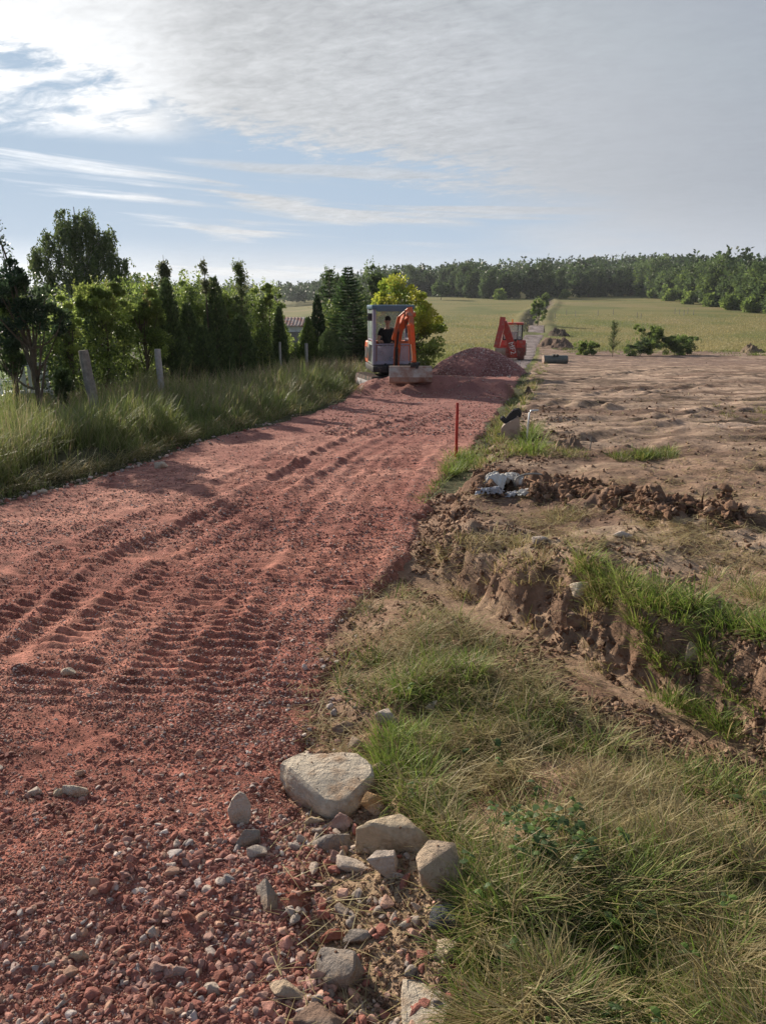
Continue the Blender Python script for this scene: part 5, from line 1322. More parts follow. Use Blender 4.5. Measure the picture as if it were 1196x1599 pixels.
# --- the driver
def skin(name, joints, edges, mat, parent, lv=2):
    me = bpy.data.meshes.new(name); me.from_pydata([j[0] for j in joints], edges, []); o = bpy.data.objects.new(name, me); C.objects.link(o); o.parent = parent
    me.materials.append(mat); sk = o.modifiers.new('skin', 'SKIN'); sk.use_smooth_shade = True
    for i, j in enumerate(joints):
        r_ = j[1] if isinstance(j[1], tuple) else (j[1], j[1]); me.skin_vertices[0].data[i].radius = r_
    me.skin_vertices[0].data[0].use_root = True
    ss = o.modifiers.new('sub', 'SUBSURF'); ss.levels = lv; ss.render_levels = lv; return o
M_skin = material('skin', (.50, .28, .20), rough=.55, var=.06, vscale=8); M_shirt = material('black_cotton', (.012, .012, .014), rough=.9, var=.2); M_trous = material('grey_trousers', (.09, .092, .095), rough=.9, var=.3, vscale=9, tint=(.2, .19, .18), tscale=6, tamt=.3)
M_hair = material('dark_hair', (.02, .015, .012), rough=.7, var=.3, vscale=60, bump=.004)
sx0, sy0 = -.11, .02
body = bpy.data.objects.new('person', None)
PB = Vector((sx0, sy0, 1.12))
def q3(x, y, z): return tuple(HY @ (PB + Vector((x, y, z))))
J = [(q3(0, .0, .05), (.15, .11)), (q3(0, .02, .22), (.135, .10)), (q3(0, .02, .40), (.155, .105)), (q3(0, .0, .50), (.11, .085)), (q3(0, -.02, .58), .055), (q3(0, -.035, .64), .055), (q3(0, -.05, .72), (.078, .092)), (q3(0, -.05, .79), (.075, .09)),
     (q3(-.19, .0, .47), .058), (q3(-.26, -.07, .24), .045), (q3(-.24, -.27, .16), .034), (q3(-.225, -.33, .20), .024), (q3(-.22, -.37, .22), (.032, .02)),
     (q3(.19, .0, .47), .058), (q3(.26, -.07, .24), .045), (q3(.24, -.27, .16), .034), (q3(.225, -.33, .20), .024), (q3(.22, -.37, .22), (.032, .02)),
     (q3(-.10, -.05, .03), .09), (q3(-.13, -.42, .06), .068), (q3(-.13, -.40, -.32), .045), (q3(-.13, -.50, -.38), .04),
     (q3(.10, -.05, .03), .09), (q3(.13, -.42, .06), .068), (q3(.13, -.40, -.32), .045), (q3(.13, -.50, -.38), .04)]
Ed = [(0, 1), (1, 2), (2, 3), (3, 4), (4, 5), (5, 6), (6, 7), (2, 8), (8, 9), (9, 10), (10, 11), (11, 12), (2, 13), (13, 14), (14, 15), (15, 16), (16, 17), (0, 18), (18, 19), (19, 20), (20, 21), (0, 22), (22, 23), (23, 24), (24, 25)]
for s_, i0 in ((-1, 12), (1, 17)):        # four fingers curled over the lever and a thumb from the side of the palm
    c = Vector((s_ * .22, -.37, .22))
    for k in range(4):
        xo = (k - 1.5) * .017; n0 = len(J); l = (.9, 1.0, .95, .75)[k]
        J += [(q3(c.x + xo, c.y - .012, c.z + .008), .0095), (q3(c.x + xo, c.y - .040 * l, c.z - .002), .0085), (q3(c.x + xo, c.y - .048 * l, c.z - .026), .008), (q3(c.x + xo, c.y - .034 * l, c.z - .042), .007)]; Ed += [(i0, n0), (n0, n0 + 1), (n0 + 1, n0 + 2), (n0 + 2, n0 + 3)]
    n0 = len(J); J += [(q3(c.x - s_ * .030, c.y + .01, c.z), .0095), (q3(c.x - s_ * .038, c.y - .020, c.z - .012), .0085), (q3(c.x - s_ * .030, c.y - .036, c.z - .026), .0075)]; Ed += [(i0, n0), (n0, n0 + 1), (n0 + 1, n0 + 2)]
man = skin('person', J, Ed, M_skin, None); tag(man, 'seated driver in a black t-shirt and grey trousers inside the excavator cab, hands on levers', 'person')
man.location = E.location; man.scale = E.scale
def sub(ids, grow): 
    m = {i: k for k, i in enumerate(ids)}; return [(J[i][0], tuple(r + grow for r in (J[i][1] if isinstance(J[i][1], tuple) else (J[i][1],) * 2))) for i in ids], [(m[a], m[b]) for a, b in Ed if a in m and b in m]
jj, ee = sub([0, 1, 2, 3, 8, 13], .016); n0 = len(jj)
for a, b_ in ((8, 9), (13, 14)): 
    p = Vector(J[a][0]) * .35 + Vector(J[b_][0]) * .65; jj.append((tuple(p), .062)); ee.append(([0, 1, 2, 3, 8, 13].index(a), len(jj) - 1))
skin('tshirt', jj, ee, M_shirt, man); jj, ee = sub([0, 18, 19, 20, 22, 23, 24], .014); jj[0] = (jj[0][0], (.155, .125)); skin('trousers', jj, ee, M_trous, man)
b = MB(); MH = Matrix.Translation(Vector(q3(0, -.05, .745)))
b.sphere((0, .022, .045), .098, (.93, 1.02, .92), MH); b.sphere((0, .05, .0), .085, (.98, .9, 1.05), MH); b.build('hair', M_hair, man)
b = MB(); b.prism([(-.098, -.005), (-.125, -.035), (-.122, -.045), (-.095, -.045)], -.014, .014, 'x', MH @ Matrix.Rotation(R(8), 4, 'Z')).sphere((-.078, .0, -.01), .02, (.5, .9, 1.3), MH).sphere((.078, .0, -.01), .02, (.5, .9, 1.3), MH).build('nose_and_ears', M_skin, man)
b = MB(); b.sphere((-.03, -.088, .005), .011, (1.3, .6, .8), MH).sphere((.034, -.086, .005), .011, (1.3, .6, .8), MH); b.build('eyes', M_hair, man)
MB().box((.002, -.092, -.065), (.045, .01, .010), MH, .003).build('mouth', material('lips', (.34, .13, .10), rough=.6), man)
for s_ in (-1, 1): MB().box(q3(s_ * .13, -.50, -.41), (.10, .26, .09), None, .03).build('boot', PM['black'], man)

# --- backhoe loader seen from behind
bh_d = 54.0; bh_x, _ = atd(798, bh_d, 560); BZ = float(hsurf(bh_x, bh_d)); K = F / (bh_d * CP + 3.9 * SP)
def bx(u): return (u - 798) / K
def bzz(v): return EYE + atd(798, bh_d, v)[1] - EYE - BZ
B = thing('backhoe_loader', (bh_x, bh_d, BZ), 'red backhoe loader with folded digging arm standing behind the gravel pile', 'backhoe loader', rz=-math.atan2(bh_x, bh_d))
def wheel(x, y, r_, w):
    b = MB(); b.cyl((x - w / 2, y, r_), (x + w / 2, y, r_), r_, n=28)
    for k in range(18):
        a = k * 2 * PI / 18
        for s_ in (-1, 1): b.box((x + s_ * w * .22, y + math.cos(a + s_ * .08) * (r_ + .01), r_ + math.sin(a + s_ * .08) * (r_ + .01)), (w * .5, .07, .06), rot=Matrix.Rotation(a + PI / 2, 3, 'X') @ Matrix.Rotation(s_ * .5, 3, 'Z'))
    o = b.build('wheel', PM['rubber'], B); MB().cyl((x - w / 2 - .02, y, r_), (x + w / 2 + .02, y, r_), r_ * .5, n=20).build('rim', PM['white'], o)
wheel(.62, .5, .62, .42); wheel(-.62, .5, .62, .42); wheel(.6, 2.6, .42, .3); wheel(-.6, 2.6, .42, .3)
b = MB(); b.box((0, 1.6, .85), (.7, 2.9, .5), None, .05).box((0, 2.5, 1.25), (.72, 1.3, .45), None, .06); b.build('body', PM['red'], B)
b = MB(); b.prism([(-.2, .55), (-.25, 1.0), (-.1, 1.33), (.9, 1.36), (1.15, 1.0), (1.15, .9), (1.0, .95), (.8, 1.2), (.1, 1.2), (-.1, .95), (-.1, .55)], .32, .92, 'x', None, .02); b.box((.62, -.24, .95), (.6, .05, .72), None, .02); b.build('fender', PM['red'], B)
b = MB(); b.prism([(-.2, .55), (-.25, 1.0), (-.1, 1.33), (.9, 1.36), (1.15, 1.0), (1.15, .9), (1.0, .95), (.8, 1.2), (.1, 1.2), (-.1, .95), (-.1, .55)], -.92, -.32, 'x', None, .02); b.build('fender', PM['red'], B)
b = MB(); b.box((.1, -.35, .5), (1.5, .3, .7), None, .03).box((.62, -.3, .35), (.5, .2, .55), None, .03); b.build('rear_frame', PM['darkred'], B)  # low rear frame in a deeper red than the body
b = MB()
for x_ in (-.62, .66): b.box((x_, .1, 1.85), (.08, .08, 1.05), None, .01).box((x_, 1.35, 1.85), (.08, .08, 1.05), None, .01)
b.box((.36, .08, 1.85), (.05, .05, 1.05)).box((.02, .1, 1.36), (1.35, .08, .08)).box((.02, 1.35, 1.4), (1.35, .06, .3)); cf = b.build('cab', PM['black'], B)
MB().box((.02, .72, 2.44), (1.5, 1.5, .14), None, .04).build('roof', PM['red'], B)
for (c_, s_) in (((.02, .09, 1.88), (1.2, .01, .95)), ((.02, 1.36, 1.95), (1.2, .01, .75)), ((.67, .72, 1.88), (.01, 1.15, .95)), ((-.63, .72, 1.88), (.01, 1.15, .95))): MB().box(c_, s_).build('window', M_glass, cf)
MB().cyl((-.02, .4, 2.5), (-.02, .4, 2.74), .05, .04).build('beacon', PM['lamp'], B)
b = MB(); b.box((.1, .7, 1.3), (.5, .5, .12), None, .04).box((.1, .95, 1.6), (.46, .12, .55), None, .05); b.build('seat', PM['black'], B)
# boom (wide, from the kingpost up to the peak) and dipper folded down beside it
pk = Vector((bx(783), -1.25, bzz(498))); foot = Vector((bx(802), -.75, bzz(556)))
mid = pk * .42 + foot * .58 + Vector((.02, -.1, .16))
b = MB(); beam(b, [foot, mid, pk * .75 + foot * .25 + Vector((.0, .0, .08)), pk + Vector((.02, 0, -.15))], .46, [.34, .5, .42, .3]); bo = b.build('boom', PM['red'], B)
dp = Vector((bx(775), -1.75, bzz(541)))
b = MB(); beam(b, [pk + Vector((0, -.12, .14)), pk + Vector((-.06, -.2, -.45)), (pk * .45 + dp * .55) + Vector((0, -.1, 0)), dp], .36, [.12, .46, .34, .22]); b.cyl(pk + Vector((-.22, -.1, -.2)), pk + Vector((.22, -.1, -.2)), .09); b.build('dipper_arm', PM['red'], B)
b = MB(); b.cyl(Vector((bx(779), -1.35, bzz(540))), Vector((bx(783), -1.3, bzz(521))), .07).cyl(Vector((bx(783), -1.3, bzz(521))), Vector((bx(785), -1.3, bzz(512))), .04); b.build('dipper_cylinder', PM['chrome'], bo)
b = MB(); c_ = Vector((bx(781), -1.75, bzz(545)))
pr = [(c_.y + .45 * math.cos(a), c_.z + .36 * math.sin(a)) for a in np.linspace(-.3, -PI - .5, 9)]; pr2 = [(c_.y + .40 * math.cos(a), c_.z + .31 * math.sin(a)) for a in np.linspace(-PI - .5, -.3, 9)]
b.prism(pr + pr2, c_.x - .32, c_.x + .32, 'x'); b.prism(pr, c_.x - .34, c_.x - .31, 'x').prism(pr, c_.x + .31, c_.x + .34, 'x')
for k in range(5): b.box((c_.x - .28 + k * .14, c_.y + .46, c_.z - .1), (.06, .16, .03))
b.build('bucket', PM['rust'], B)
b = MB(); b.prism([(3.2, .2), (3.6, .1), (3.9, .2), (3.5, .25), (3.4, .7), (3.6, 1.0), (3.45, 1.0), (3.25, .7)], -1.05, 1.05, 'x'); b.build('loader_bucket', PM['rust'], B)
for x_ in (-.55, .55): b = MB(); beam(b, [(x_, 1.4, 1.35), (x_, 2.6, 1.3), (x_, 3.3, .6)], .12, [.2, .24, .16]); b.build('loader_arm', PM['red'], B)
# white lettering on the boom
dirb = (mid - foot).normalized()
fc = bpy.data.curves.new('lettering', 'FONT'); fc.body = 'MF2'; fc.size = .50; fc.extrude = .006; fc.align_x = 'CENTER'; fc.align_y = 'CENTER'
tmpo = bpy.data.objects.new('tmp', fc); C.objects.link(tmpo); dg = bpy.context.evaluated_depsgraph_get(); me = bpy.data.meshes.new_from_object(tmpo.evaluated_get(dg)); bpy.data.objects.remove(tmpo)
me.materials.clear(); me.materials.append(PM['white']); lt = bpy.data.objects.new('lettering', me); C.objects.link(lt); lt.parent = bo
x_ = (foot - mid).normalized(); nrm = Vector((0, -1, 0)) - x_ * (-x_.y); nrm.normalize(); y_ = nrm.cross(x_)
lt.matrix_local = Matrix.Translation(foot * .45 + mid * .55 + nrm * .275) @ Matrix((x_, y_, nrm)).transposed().to_4x4()
# ------------------------------------------------------------------ gravel pile
def build_pile():
    x, _ = atd(746, 29.5, 575); y = 29.5; z = float(hsurf(x, y)); W, H, D = 1.8, .98, 1.9
    n = 130; a = np.linspace(-1.15, 1.15, n); X, Y = np.meshgrid(a, a); r_ = np.sqrt(X ** 2 + Y ** 2) * (1 + .06 * fbm(X + 3, Y, .9, 2, 5))
    Hh = H * (np.clip(1 - r_, -.2, 1) ** 1 if False else np.where(r_ < 1.1, (np.sqrt(np.clip(1 - np.clip(r_, 0, 1.2) ** 2 * .97, 0, 1)) * .3 + .7 * (np.clip(1 - r_ ** 1.55, -.1, 1))), -.15))
    sh = .12 * np.maximum(0, X + .15) * H; Hh = Hh - sh * 0
    P = np.stack([X.ravel() * W, Y.ravel() * D, Hh.ravel() + .02 * fbm(X * 8, Y * 8, 1, 4, 9).ravel() * H], 1)
    i = np.arange(n * n).reshape(n, n); Fq = np.stack([i[:-1, :-1].ravel(), i[:-1, 1:].ravel(), i[1:, 1:].ravel(), i[1:, :-1].ravel()], 1)
    g = np.random.default_rng(3); k = 22000; q = g.uniform(-1, 1, (k, 2)); 
    q = q[np.hypot(q[:, 0], q[:, 1]) < 1.02]; k = len(q)
    rr = np.hypot(q[:, 0], q[:, 1]); hh = H * (np.sqrt(np.clip(1 - rr ** 2 * .97, 0, 1)) * .3 + .7 * np.clip(1 - rr ** 1.55, -.1, 1))
    s = .012 + .03 * g.random(k) ** 2.5
    c = np.array([[.30, .14, .13], [.38, .20, .19], [.44, .30, .28], [.23, .11, .10], [.50, .40, .38]])[g.choice(5, k, p=[.3, .25, .15, .2, .1])] * g.uniform(.8, 1.25, (k, 1))
    v, t, cc = scatter_stones(np.stack([q[:, 0] * W, q[:, 1] * D, hh + .3 * s], 1), s, c, 4, PROT, .9)
    base = np.tile(np.array([[.28, .125, .11]]), (len(P), 1))
    V = np.concatenate([P, v]); o = mesh('gravel_pile', V, [Fq, t + len(P)], M_stone, col=np.concatenate([base, cc])); o.location = (x, y, z - .02)
    tag(o, 'high purplish red gravel pile tipped on the road beside the excavator', 'gravel pile')
build_pile()
# ------------------------------------------------------------------ stakes and posts
def post(u, vt, d, w, label, mat, name='fence_post', grp=None, lean=(0, 0), cat='fence post', sq=False, vb=None, sink=.25):
    x, _ = atd(u, d, 560); z = float(hsurf(x, d)); H = atd(u, d, vt)[1] - z
    g = np.random.default_rng(int(u)); k = 9; t = np.linspace(0, 1, k)
    p = np.stack([lean[0] * t * H + g.normal(0, .004, k), lean[1] * t * H, -sink + t * (H + sink)], 1)
    v, f_ = tubes([(p, np.full(k, w) * (1 + g.normal(0, .04, k)))], 4 if sq else 10)
    s = 4 if sq else 10; cap = np.array([[len(v) - s + i for i in range(s)]])
    o = mesh(name, v, [f_, cap], mat, smooth=False); o.location = (x, d, z); tag(o, label, cat, grp); return o
M_wood = material('weathered_post', (.22, .20, .18), rough=.95, var=.4, vscale=14, bump=.012, bscale=22)
M_conc = material('grey_concrete_post', (.36, .35, .34), rough=.9, var=.25, vscale=12, bump=.006)
post(146, 547, 11.4, .075, 'thick weathered wooden post leaning over, nearest in the hedge', M_wood, lean=(-.12, 0))
post(250, 545, 13.5, .055, 'tall straight grey fence post standing in the tall grass', M_conc, lean=(-.03, 0))
post(328, 541, 17.6, .03, 'slim grey fence post before the dark middle of the hedge', M_conc, sq=True)
post(392, 541, 20.8, .026, 'thin dark fence post below the pale poplar sapling', M_wood, sq=True)
post(438, 534, 24.2, .035, 'slim grey fence post under the end of the shed roof', M_conc, sq=True)
post(479, 536, 26.0, .05, 'stout grey fence post closest to the tall pointed thuja', M_conc, sq=True)
# red survey stake
x, y, z = pix(712, 714)
t = thing('survey_stake', (x, y, z), 'red painted wooden stake at the grassy road edge', 'stake')
dep = y * CP + (EYE - z) * SP; Hs = (714 - 629) / F * dep * 1.0
MB().box((0, 0, Hs / 2), (.034, .026, Hs), None, .003).build('painted_shaft', paint('red_stake_paint', (.42, .028, .018), .6, (.2, .1, .08), .4), t)
MB().prism([(-.017, .0), (.017, 0), (.002, -.18)], -.012, .012, 'y').build('bare_tip', M_wood, t)
# bent galvanised rod beside the bucket
x, y, z = pix(822, 690); dep = y * CP + (EYE - z) * SP; Hs = (690 - 641) / F * dep
v, f_ = tubes([(np.array([[0, 0, -.1], [.005, 0, Hs * .5], [.015, 0, Hs * .93], [.03, 0, Hs], [.13, .02, Hs * 1.0]]), np.full(5, .011))], 8)
tag(mesh('bent_rod', v, f_, PM['gal'], smooth=True, loc=(x, y, z)), 'thin pale metal rod with bent top next to the digging bucket', 'metal rod')
post(931, 682, float(pix(931, 702)[1]), .006, 'thin short twig-like stake alone on the bare field', M_wood, 'thin_stake', cat='stake')
# stakes in the meadow
first = True
for u, v in [(866, 497), (884, 492), (933, 493), (957, 491), (994, 496), (1000, 498), (1053, 490), (1060, 491), (1067, 493), (1073, 490), (1082, 492), (898, 494)]:
    x, y, z = pixz(u, v); Hm = 8 / F * y
    vv_, ff_ = tubes([(np.array([[0, 0, -.2], [0, 0, Hm]]), np.array([.06, .05]))], 5); o = mesh('meadow_stake', vv_, ff_, M_wood); o.location = (x, y, z)
    tag(o, 'short brown stake standing in the hay meadow below the wood', 'stake', 'stakes standing in the meadow')
# ------------------------------------------------------------------ narrow digging bucket with black coupler
x, y, z = pix(797, 681); dep = y * CP + (EYE - z) * SP; k = dep / F
T = thing('digging_bucket', (x, y, z - .02), 'narrow brown excavator bucket lying on its side at the field edge with black coupler', 'excavator bucket', rz=R(-12))
w_, h_ = 27 * k, 33 * k
prof = [(-.30 * w_, 0), (.52 * w_, -.0), (.50 * w_, .4 * h_), (.46 * w_, .85 * h_), (.34 * w_, 1.02 * h_), (.0 * w_, .86 * h_), (-.38 * w_, .66 * h_), (-.55 * w_, .48 * h_), (-.5 * w_, .22 * h_)]
inn = [(a * .9, b_ * .9 + .01) for a, b_ in prof]
b = MB(); b.prism(prof, -.11, .11, 'y', None, .012); sh_ = b.build('shell', PM['rust'], T)
b = MB(); b.prism(prof, -.128, -.112, 'y', None, .004); b.cyl((.05 * w_, -.135, .45 * h_), (.05 * w_, -.13, .45 * h_), .03, n=12); b.build('side_plate', paint('worn_plate', (.36, .27, .21), .6, (.2, .13, .1), .5), T)
b = MB()
for q in (-.06, .06): b.prism([(-.66 * w_, .92 * h_), (-.5 * w_, .78 * h_), (-.3 * w_, .66 * h_), (-.05 * w_, .86 * h_), (.20 * w_, .96 * h_), (.36 * w_, 1.08 * h_), (.44 * w_, 1.0 * h_), (.56 * w_, 1.04 * h_), (.54 * w_, 1.26 * h_), (.38 * w_, 1.40 * h_), (.1 * w_, 1.34 * h_), (-.16 * w_, 1.12 * h_), (-.34 * w_, .9 * h_), (-.5 * w_, 1.0 * h_)], q - .012, q + .012, 'y')
b.cyl((-.52 * w_, -.09, .9 * h_), (-.52 * w_, .09, .9 * h_), .018).cyl((.32 * w_, -.08, 1.2 * h_), (.32 * w_, .08, 1.2 * h_), .018).box((-.02 * w_, 0, .98 * h_), (.55 * w_, .10, .02), rot=Matrix.Rotation(R(-32), 3, 'Y')); b.build('coupler', PM['black'], T)
b = MB()
for q in (-.08, 0, .08): b.box((-.6 * w_, q, .03), (.09, .025, .02))
b.build('teeth', PM['black'], T)
x, y, z = pix(816, 680); v_, t_, c_ = scatter_stones(np.array([[0, 0, .05]]), np.array([.11]), np.array([[.24, .20, .09]]), 3, PROTB, .1)
tag(mesh('mossy_clod', v_ + 0, t_, M_clod, col=c_, smooth=True, loc=(x, y, z - .02)), 'olive brown sod lump leaning on the back of the digging bucket', 'sod')
# wide grading bucket lying far off by the lane
x, y, z = pix(866, 568); dep = y * CP + (EYE - z) * SP; k = dep / F; Wb, Hb = 37 * k, 13 * k
T = thing('grading_bucket', (x, y, z), 'wide dark grey grading bucket lying on the far end of the bare field', 'excavator bucket', rz=R(4))
pr = [(.5 * Hb * math.cos(a), .5 * Hb + .5 * Hb * math.sin(a)) for a in np.linspace(-PI * .55, PI * 1.1, 14)]; pr2 = [(.44 * Hb * math.cos(a), .5 * Hb + .44 * Hb * math.sin(a)) for a in np.linspace(PI * 1.1, -PI * .55, 14)]
pr = [(-a, b_) for a, b_ in pr]; pr2 = [(-a, b_) for a, b_ in pr2]
MB().prism(pr + pr2, -Wb / 2, Wb / 2, 'x').build('shell', paint('dark_grey_steel', (.10, .115, .11), .55, (.2, .17, .14), .35), T)
for s_ in (-1, 1): MB().prism(pr, s_ * Wb / 2 - .02, s_ * Wb / 2 + .02, 'x').build('end_plate', PM['steel'], T)
MB().box((-.1 * Wb, -.1, Hb * 1.02), (.12, .3, .1), None, .01).box((.05 * Wb, -.1, Hb * 1.02), (.12, .3, .1), None, .01).build('mounting_ear', PM['black'], T)
# ------------------------------------------------------------------ soil heap by the lane
def heap(label, u, v, wpx, hpx, seed, col, dy=1.2, name='soil_heap'):
    x, y, z = pix(u, v); k = (y * CP + (EYE - z) * SP) / F; W, H = wpx * k / 2, hpx * k; n = 60
    a = np.linspace(-1.1, 1.1, n); X, Y = np.meshgrid(a, a); r_ = np.hypot(X, Y); e = fbm(X + seed, Y, .7, 5, seed, .6)
    Z = H * np.clip((1 - r_ ** 1.5) * (1 + .6 * e) + .25 * e * (r_ < .95), -.2, 2); Z = np.where(r_ > 1.05, -.2 * H, Z)
    P = np.stack([X.ravel() * W, Y.ravel() * W * dy, Z.ravel()], 1); i = np.arange(n * n).reshape(n, n); Fq = np.stack([i[:-1, :-1].ravel(), i[:-1, 1:].ravel(), i[1:, 1:].ravel(), i[1:, :-1].ravel()], 1)
    c = np.array([col]) * (1 + .5 * fbm(X.ravel() * 2, Y.ravel() * 2, 1, 4, seed + 3))[:, None]
    o = mesh(name, P, Fq, M_clod, col=np.clip(c, .02, 1), smooth=True, loc=(x, y, z)); tag(o, label, 'soil heap')
heap('dark brown soil heap between the grey lane and the meadow grass', 868, 543, 60, 13, 3, (.15, .10, .075), 1.6)
heap('low dark soil heap on top of the bank where the lane meets the ditch', 872, 524, 34, 9, 5, (.10, .075, .055), 1.5)
heap('low brown hump of soil left at the meadow edge of the bare field', 1174, 550, 34, 9, 7, (.16, .12, .08), 1.2)
heap('dark clump of earth standing on the far bare field', 824, 616, 15, 8, 9, (.16, .11, .08), 1.0)
heap('rounded brown mound on the bare field past the turf strip', 888, 700, 46, 16, 11, (.24, .165, .12), 1.0)
# ------------------------------------------------------------------ torn sheeting and pale rubble
M_sheet = material('torn_sheeting', (.62, .60, .56), rough=.6, var=.25, vscale=10, tint=(.26, .20, .16), tscale=9, tamt=.5, bump=.006, bscale=30)
M_sheet2 = material('bluish_sheeting', (.33, .34, .38), rough=.55, var=.25, vscale=10, tint=(.2, .16, .13), tscale=9, tamt=.4, bump=.006)
def crumple(label, u, v, wpx, hpx, seed, mat, name='torn_sheet', dpt=.6):
    x, y, z = pix(u, v); k = (y * CP + (EYE - z) * SP) / F; W, H = wpx * k / 2, hpx * k; n = 46; g = np.random.default_rng(seed)
    a = np.linspace(-1, 1, n); X, Y = np.meshgrid(a, a)
    fold = 1 - np.abs(fbm(X * 1.3 + seed, Y * 1.3, .8, 4, seed)) * 2.2; e = fbm(X - seed, Y, .9, 3, seed + 2)
    rim = 1 - (np.abs(X) ** 3 + np.abs(Y) ** 3); Z = H * (.45 * np.clip(rim + .2, 0, 1) * (1 + .5 * e) + .45 * fold * np.clip(rim + .4, 0, 1)) * .8
    X2 = X * W * (1 + .18 * fbm(Y * 2, X, .8, 2, seed + 5)); Y2 = Y * W * dpt * (1 + .2 * fbm(X * 2, Y, .8, 2, seed + 7))
    i = np.arange(n * n).reshape(n, n); Fq = np.stack([i[:-1, :-1].ravel(), i[:-1, 1:].ravel(), i[1:, 1:].ravel(), i[1:, :-1].ravel()], 1)
    cx_, cy_ = X[:-1, :-1].ravel(), Y[:-1, :-1].ravel(); keep_ = (np.maximum(np.abs(cx_), np.abs(cy_)) + .35 * fbm(cx_ * 2, cy_ * 2, .7, 3, seed + 9)) < .86
    o = mesh(name, np.stack([X2.ravel(), Y2.ravel(), Z.ravel()], 1), Fq[keep_], mat, smooth=True, loc=(x, y, z - .005)); so_ = o.modifiers.new('thickness', 'SOLIDIFY'); so_.thickness = .004
    tag(o, label, 'torn sheet')
crumple('largest crumpled whitish torn sheet on the clod ridge', 786, 766, 80, 40, 1, M_sheet)
crumple('grey blue scrap of sheeting under the whitish crumpled sheet', 762, 768, 50, 12, 2, M_sheet2)
crumple('small pale scrap of sheeting lying at the clod ridge end of the torn sheets', 826, 770, 40, 10, 3, M_sheet)
crumple('bluish flat scrap in front of the whitish crumpled sheet', 806, 772, 34, 8, 4, M_sheet2)
x, y, z = pix(832, 752); tt = np.linspace(0, PI * .95, 14)
v, f_ = tubes([(np.stack([-.16 * np.cos(tt), 0 * tt, .07 * np.sin(tt)], 1), np.full(14, .008))], 8); tag(mesh('cable_loop', v, f_, material('grey_hose', (.25, .24, .22), rough=.7), smooth=True, loc=(x, y, z)), 'grey arched hose piece poking out of the dark clods by the torn sheets', 'hose')
# ------------------------------------------------------------------ garden behind the hedge
hx, hz_ = atd(464, 42, 515); gz = float(hbase(hx, 42))
Hh = thing('garden_shed', (hx, 42, gz), 'garden shed with faded red sheet roof and whitish wall showing through the hedge', 'shed')
zr0, zr1, zw = [atd(464, 42, v)[1] - gz for v in (497, 509, 545)]
b = MB(); b.box((-.7, 1.2, zr1 / 2), (3.6, 2.4, zr1 - .02), None, 0); b.build('wall', material('whitish_wall', (.75, .76, .80), rough=.8, var=.2, vscale=3, tint=(.5, .48, .5), tscale=2, tamt=.4, bump=.01), Hh)
b = MB(); b.prism([(-.25, zr1 - .03), (-.25, zr1 + .02), (1.2, zr0 + .03), (2.7, zr1 + .02), (2.7, zr1 - .03), (1.2, zr0 - .02)], -2.7, 1.3, 'x')
for q in range(22): b.bar((-2.6 + q * .18, -.24, zr1 + .04), (-2.6 + q * .18, 1.2, zr0 + .05), .04, .03)
b.build('roof', material('faded_red_sheet', (.34, .16, .12), rough=.75, var=.2, vscale=2, tint=(.42, .38, .35), tscale=1.6, tamt=.6), Hh)
b = MB(); b.box((-.1, -.02, zr1 * .45), (.7, .03, zr1 * .8)); b.build('door', M_wood, Hh)
# lean-to frame near the garden seats
px_, _ = atd(68, 17.5, 530); gz = float(hbase(px_, 17.5))
G = thing('garden_hut', (px_, 17.5, gz), 'small weathered board hut glimpsed through leaves behind the fruit tree', 'hut')
MB().box((0, .6, .85), (.55, 1.2, 1.7)).build('wall', material('grey_boards', (.24, .21, .22), rough=.9, var=.4, vscale=6), G)
MB().prism([(-.5, 1.66), (.0, 1.95), (.5, 1.70), (.5, 1.66), (0, 1.9), (-.5, 1.62)], -.3, 1.5, 'y').build('roof', material('hut_roof', (.4, .38, .38), rough=.8), G)
MB().box((0, -.02, 1.02), (.62, .04, .035)).build('rail', PM['white'], G)
M_plast = material('white_plastic', (.62, .64, .68), rough=.45, var=.12)
def chair(u, v, d, rz, label, sc=1.):
    x, _ = atd(u, d, v); z = float(hsurf(x, d)); T = thing('garden_chair', (x, d, z), label, 'garden chair', rz=rz); T.scale = (sc,) * 3
    MB().box((0, 0, .42), (.46, .44, .035), None, .012).build('seat', M_plast, T)
    b = MB(); b.box((0, .24, .86), (.44, .03, .06), None, .01)
    for k in range(5): b.box((-.17 + k * .085, .22, .64), (.05, .02, .42), None, .006, Matrix.Rotation(R(-8), 3, 'X'))
    b.build('backrest', M_plast, T)
    for sx_ in (-1, 1):
        MB().box((sx_ * .235, .0, .64), (.05, .42, .03), None, .01).bar((sx_ * .235, -.19, .43), (sx_ * .235, -.19, .63), .035, .035).build('armrest', M_plast, T)
        for sy in (-1, 1): MB().bar((sx_ * .27, sy * .24, 0), (sx_ * .20, sy * .18, .42), .045, .035).build('leg', M_plast, T)
chair(58, 590, 12.6, R(200), 'white plastic garden chair on the lawn behind the fruit tree trunk', 1.0)
chair(12, 585, 13.2, R(140), 'white plastic garden chair nearest the picture border', .95)
x, _ = atd(68, 14.5, 575); z = float(hsurf(x, 14.5))
T = thing('wheelbarrow', (x, 14.5, z), 'red wheelbarrow tray glimpsed behind the white chairs', 'wheelbarrow')
MB().prism([(-.35, .55), (.4, .6), (.28, .3), (-.2, .3)], -.28, .28, 'y', None, .02).build('tray', PM['red'], T)
MB().cyl((-.42, -.04, .18), (-.42, .04, .18), .18).build('wheel', PM['rubber'], T)
b = MB()
for s_ in (-1, 1): b.bar((-.42, s_ * .08, .18), (.75, s_ * .28, .55), .03, .03).bar((.2, s_ * .25, .36), (.25, s_ * .25, 0), .03, .03)
b.build('handles', PM['black'], T)
x, _ = atd(50, 10.8, 600); z = float(hsurf(x, 10.8)); x2, z2 = atd(72, 10.8, 563)
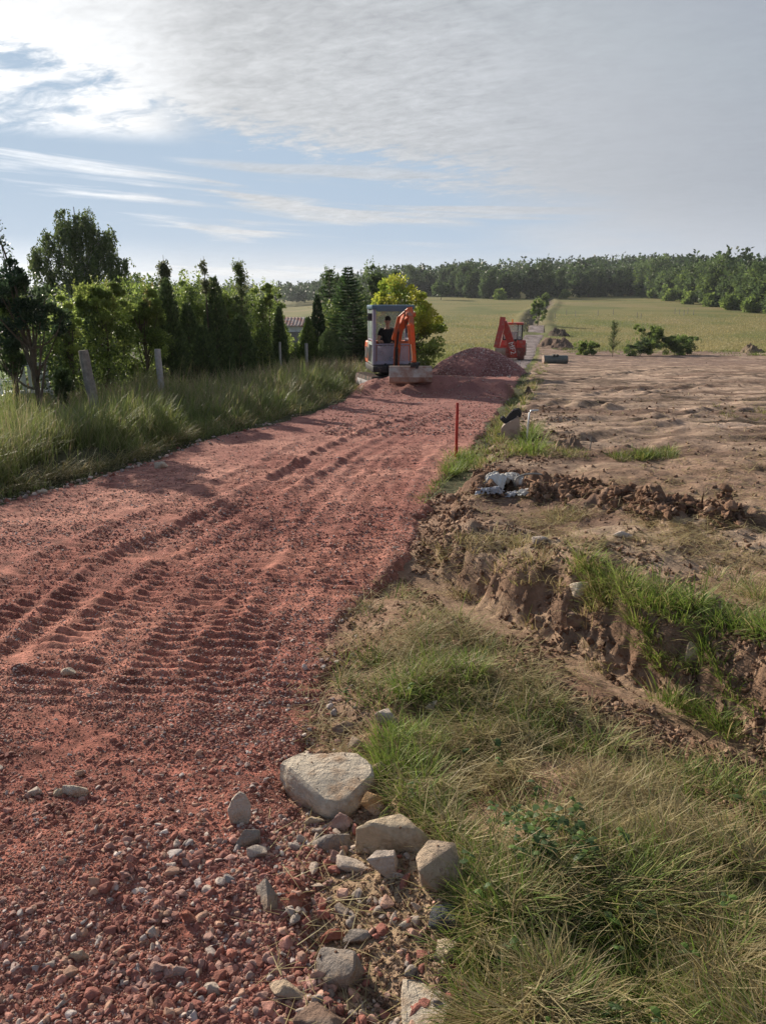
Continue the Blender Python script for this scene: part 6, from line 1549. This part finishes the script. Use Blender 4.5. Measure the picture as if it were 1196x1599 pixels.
o = mesh('leaning_pole', *tubes([(np.array([[0, 0, .0], [x2 - x, 0, z2 - z]]), np.array([.018, .015]))], 7), M_bark, loc=(x, 10.8, z)); tag(o, 'thin dark pole leaning across the white garden chair', 'pole')
# dense hedge filling the row between the single shrubs
def hedge():
    g = np.random.default_rng(140); n = 80000
    line = np.array([(-5.6, 12.2), (-5.3, 16), (-4.9, 21), (-4.0, 27), (-3.0, 31), (-.9, 32), (1.0, 32.2)]); sl = np.linalg.norm(np.diff(line, axis=0), axis=1); cu = np.concatenate([[0], np.cumsum(sl)])
    s = g.uniform(0, cu[-1], n); s = s[: ]; bx_ = np.interp(s, cu, line[:, 0]); by_ = np.interp(s, cu, line[:, 1])
    top = np.interp(s, [0, 4, 9, 14, 15.8, 16.4, 18.8, 19.6, 22], [1.2, 2.35, 2.6, 2.5, 2.2, .95, .95, 2.5, 2.9]) * (1 + .22 * fbm(s, s * 0, .8, 5, 141))
    wd = .55 * (1 + .4 * fbm(s, s * 0 + 5, 1.3, 3, 142)); t = g.random(n) ** .75; a = g.uniform(-1, 1, n)
    a = np.sign(a) * np.abs(a) ** .4; z = float(0) + hsurf(bx_, by_) + t * top; x = bx_ + a * wd * (1 - .45 * t ** 2) + .12 * fbm(s * 2, t * 4, .7, 3, 143); y = by_ + g.normal(0, .08, n)
    pal = np.array(DKG[:1] + MDG + LTG[:2]); lum = pal[(np.abs(fbm(s, s * 0 + 9, 1.7, 2, 144)) * 12).astype(int) % 5] * g.uniform(.7, 1.3, (n, 1))
    cr = leafquads(np.stack([x, y, z], 1), .055 * g.uniform(.7, 1.5, n) * (1 + (by_ - 12) * .02), sph(n, g) + np.array([[0, 0, .5]]), .55, lum, g)
    ends = []; 
    for q in np.arange(.3, cu[-1], .55):
        X, Y = np.interp(q, cu, line[:, 0]), np.interp(q, cu, line[:, 1]); Z = float(hsurf(X, Y)); ends.append((np.array([[X, Y, Z - .1], [X + g.normal(0, .08), Y, Z + .7], [X + g.normal(0, .15), Y, Z + 1.1]]), np.array([.025, .015, .006])))
    o = thing('garden_hedge', (0, 0, 0), 'dense dark hedge running the whole length of the garden behind the posts', 'hedge'); mesh('stems', *tubes(ends, 5), M_bark, o); mesh('foliage', *cr[:2], M_leaf, o, cr[2])
hedge()
# ------------------------------------------------------------------ air

me = bpy.data.meshes.new('haze'); bmh = bmesh.new(); bmesh.ops.create_cube(bmh, size=1); bmh.to_mesh(me); bmh.free()
hzo = bpy.data.objects.new('haze', me); C.objects.link(hzo); hzo.scale = (5300, 5300, 110); hzo.location = (0, 0, 47)
m, nt = newmat('air'); vo = N(nt, 'ShaderNodeVolumePrincipled'); vo.inputs['Density'].default_value = .00018; vo.inputs['Color'].default_value = (.86, .92, 1, 1); vo.inputs['Anisotropy'].default_value = .3
nt.links.new(vo.outputs[0], N(nt, 'ShaderNodeOutputMaterial').inputs['Volume']); me.materials.append(m); tag(hzo, 'thin haze in the air towards the far wood', kind='stuff')
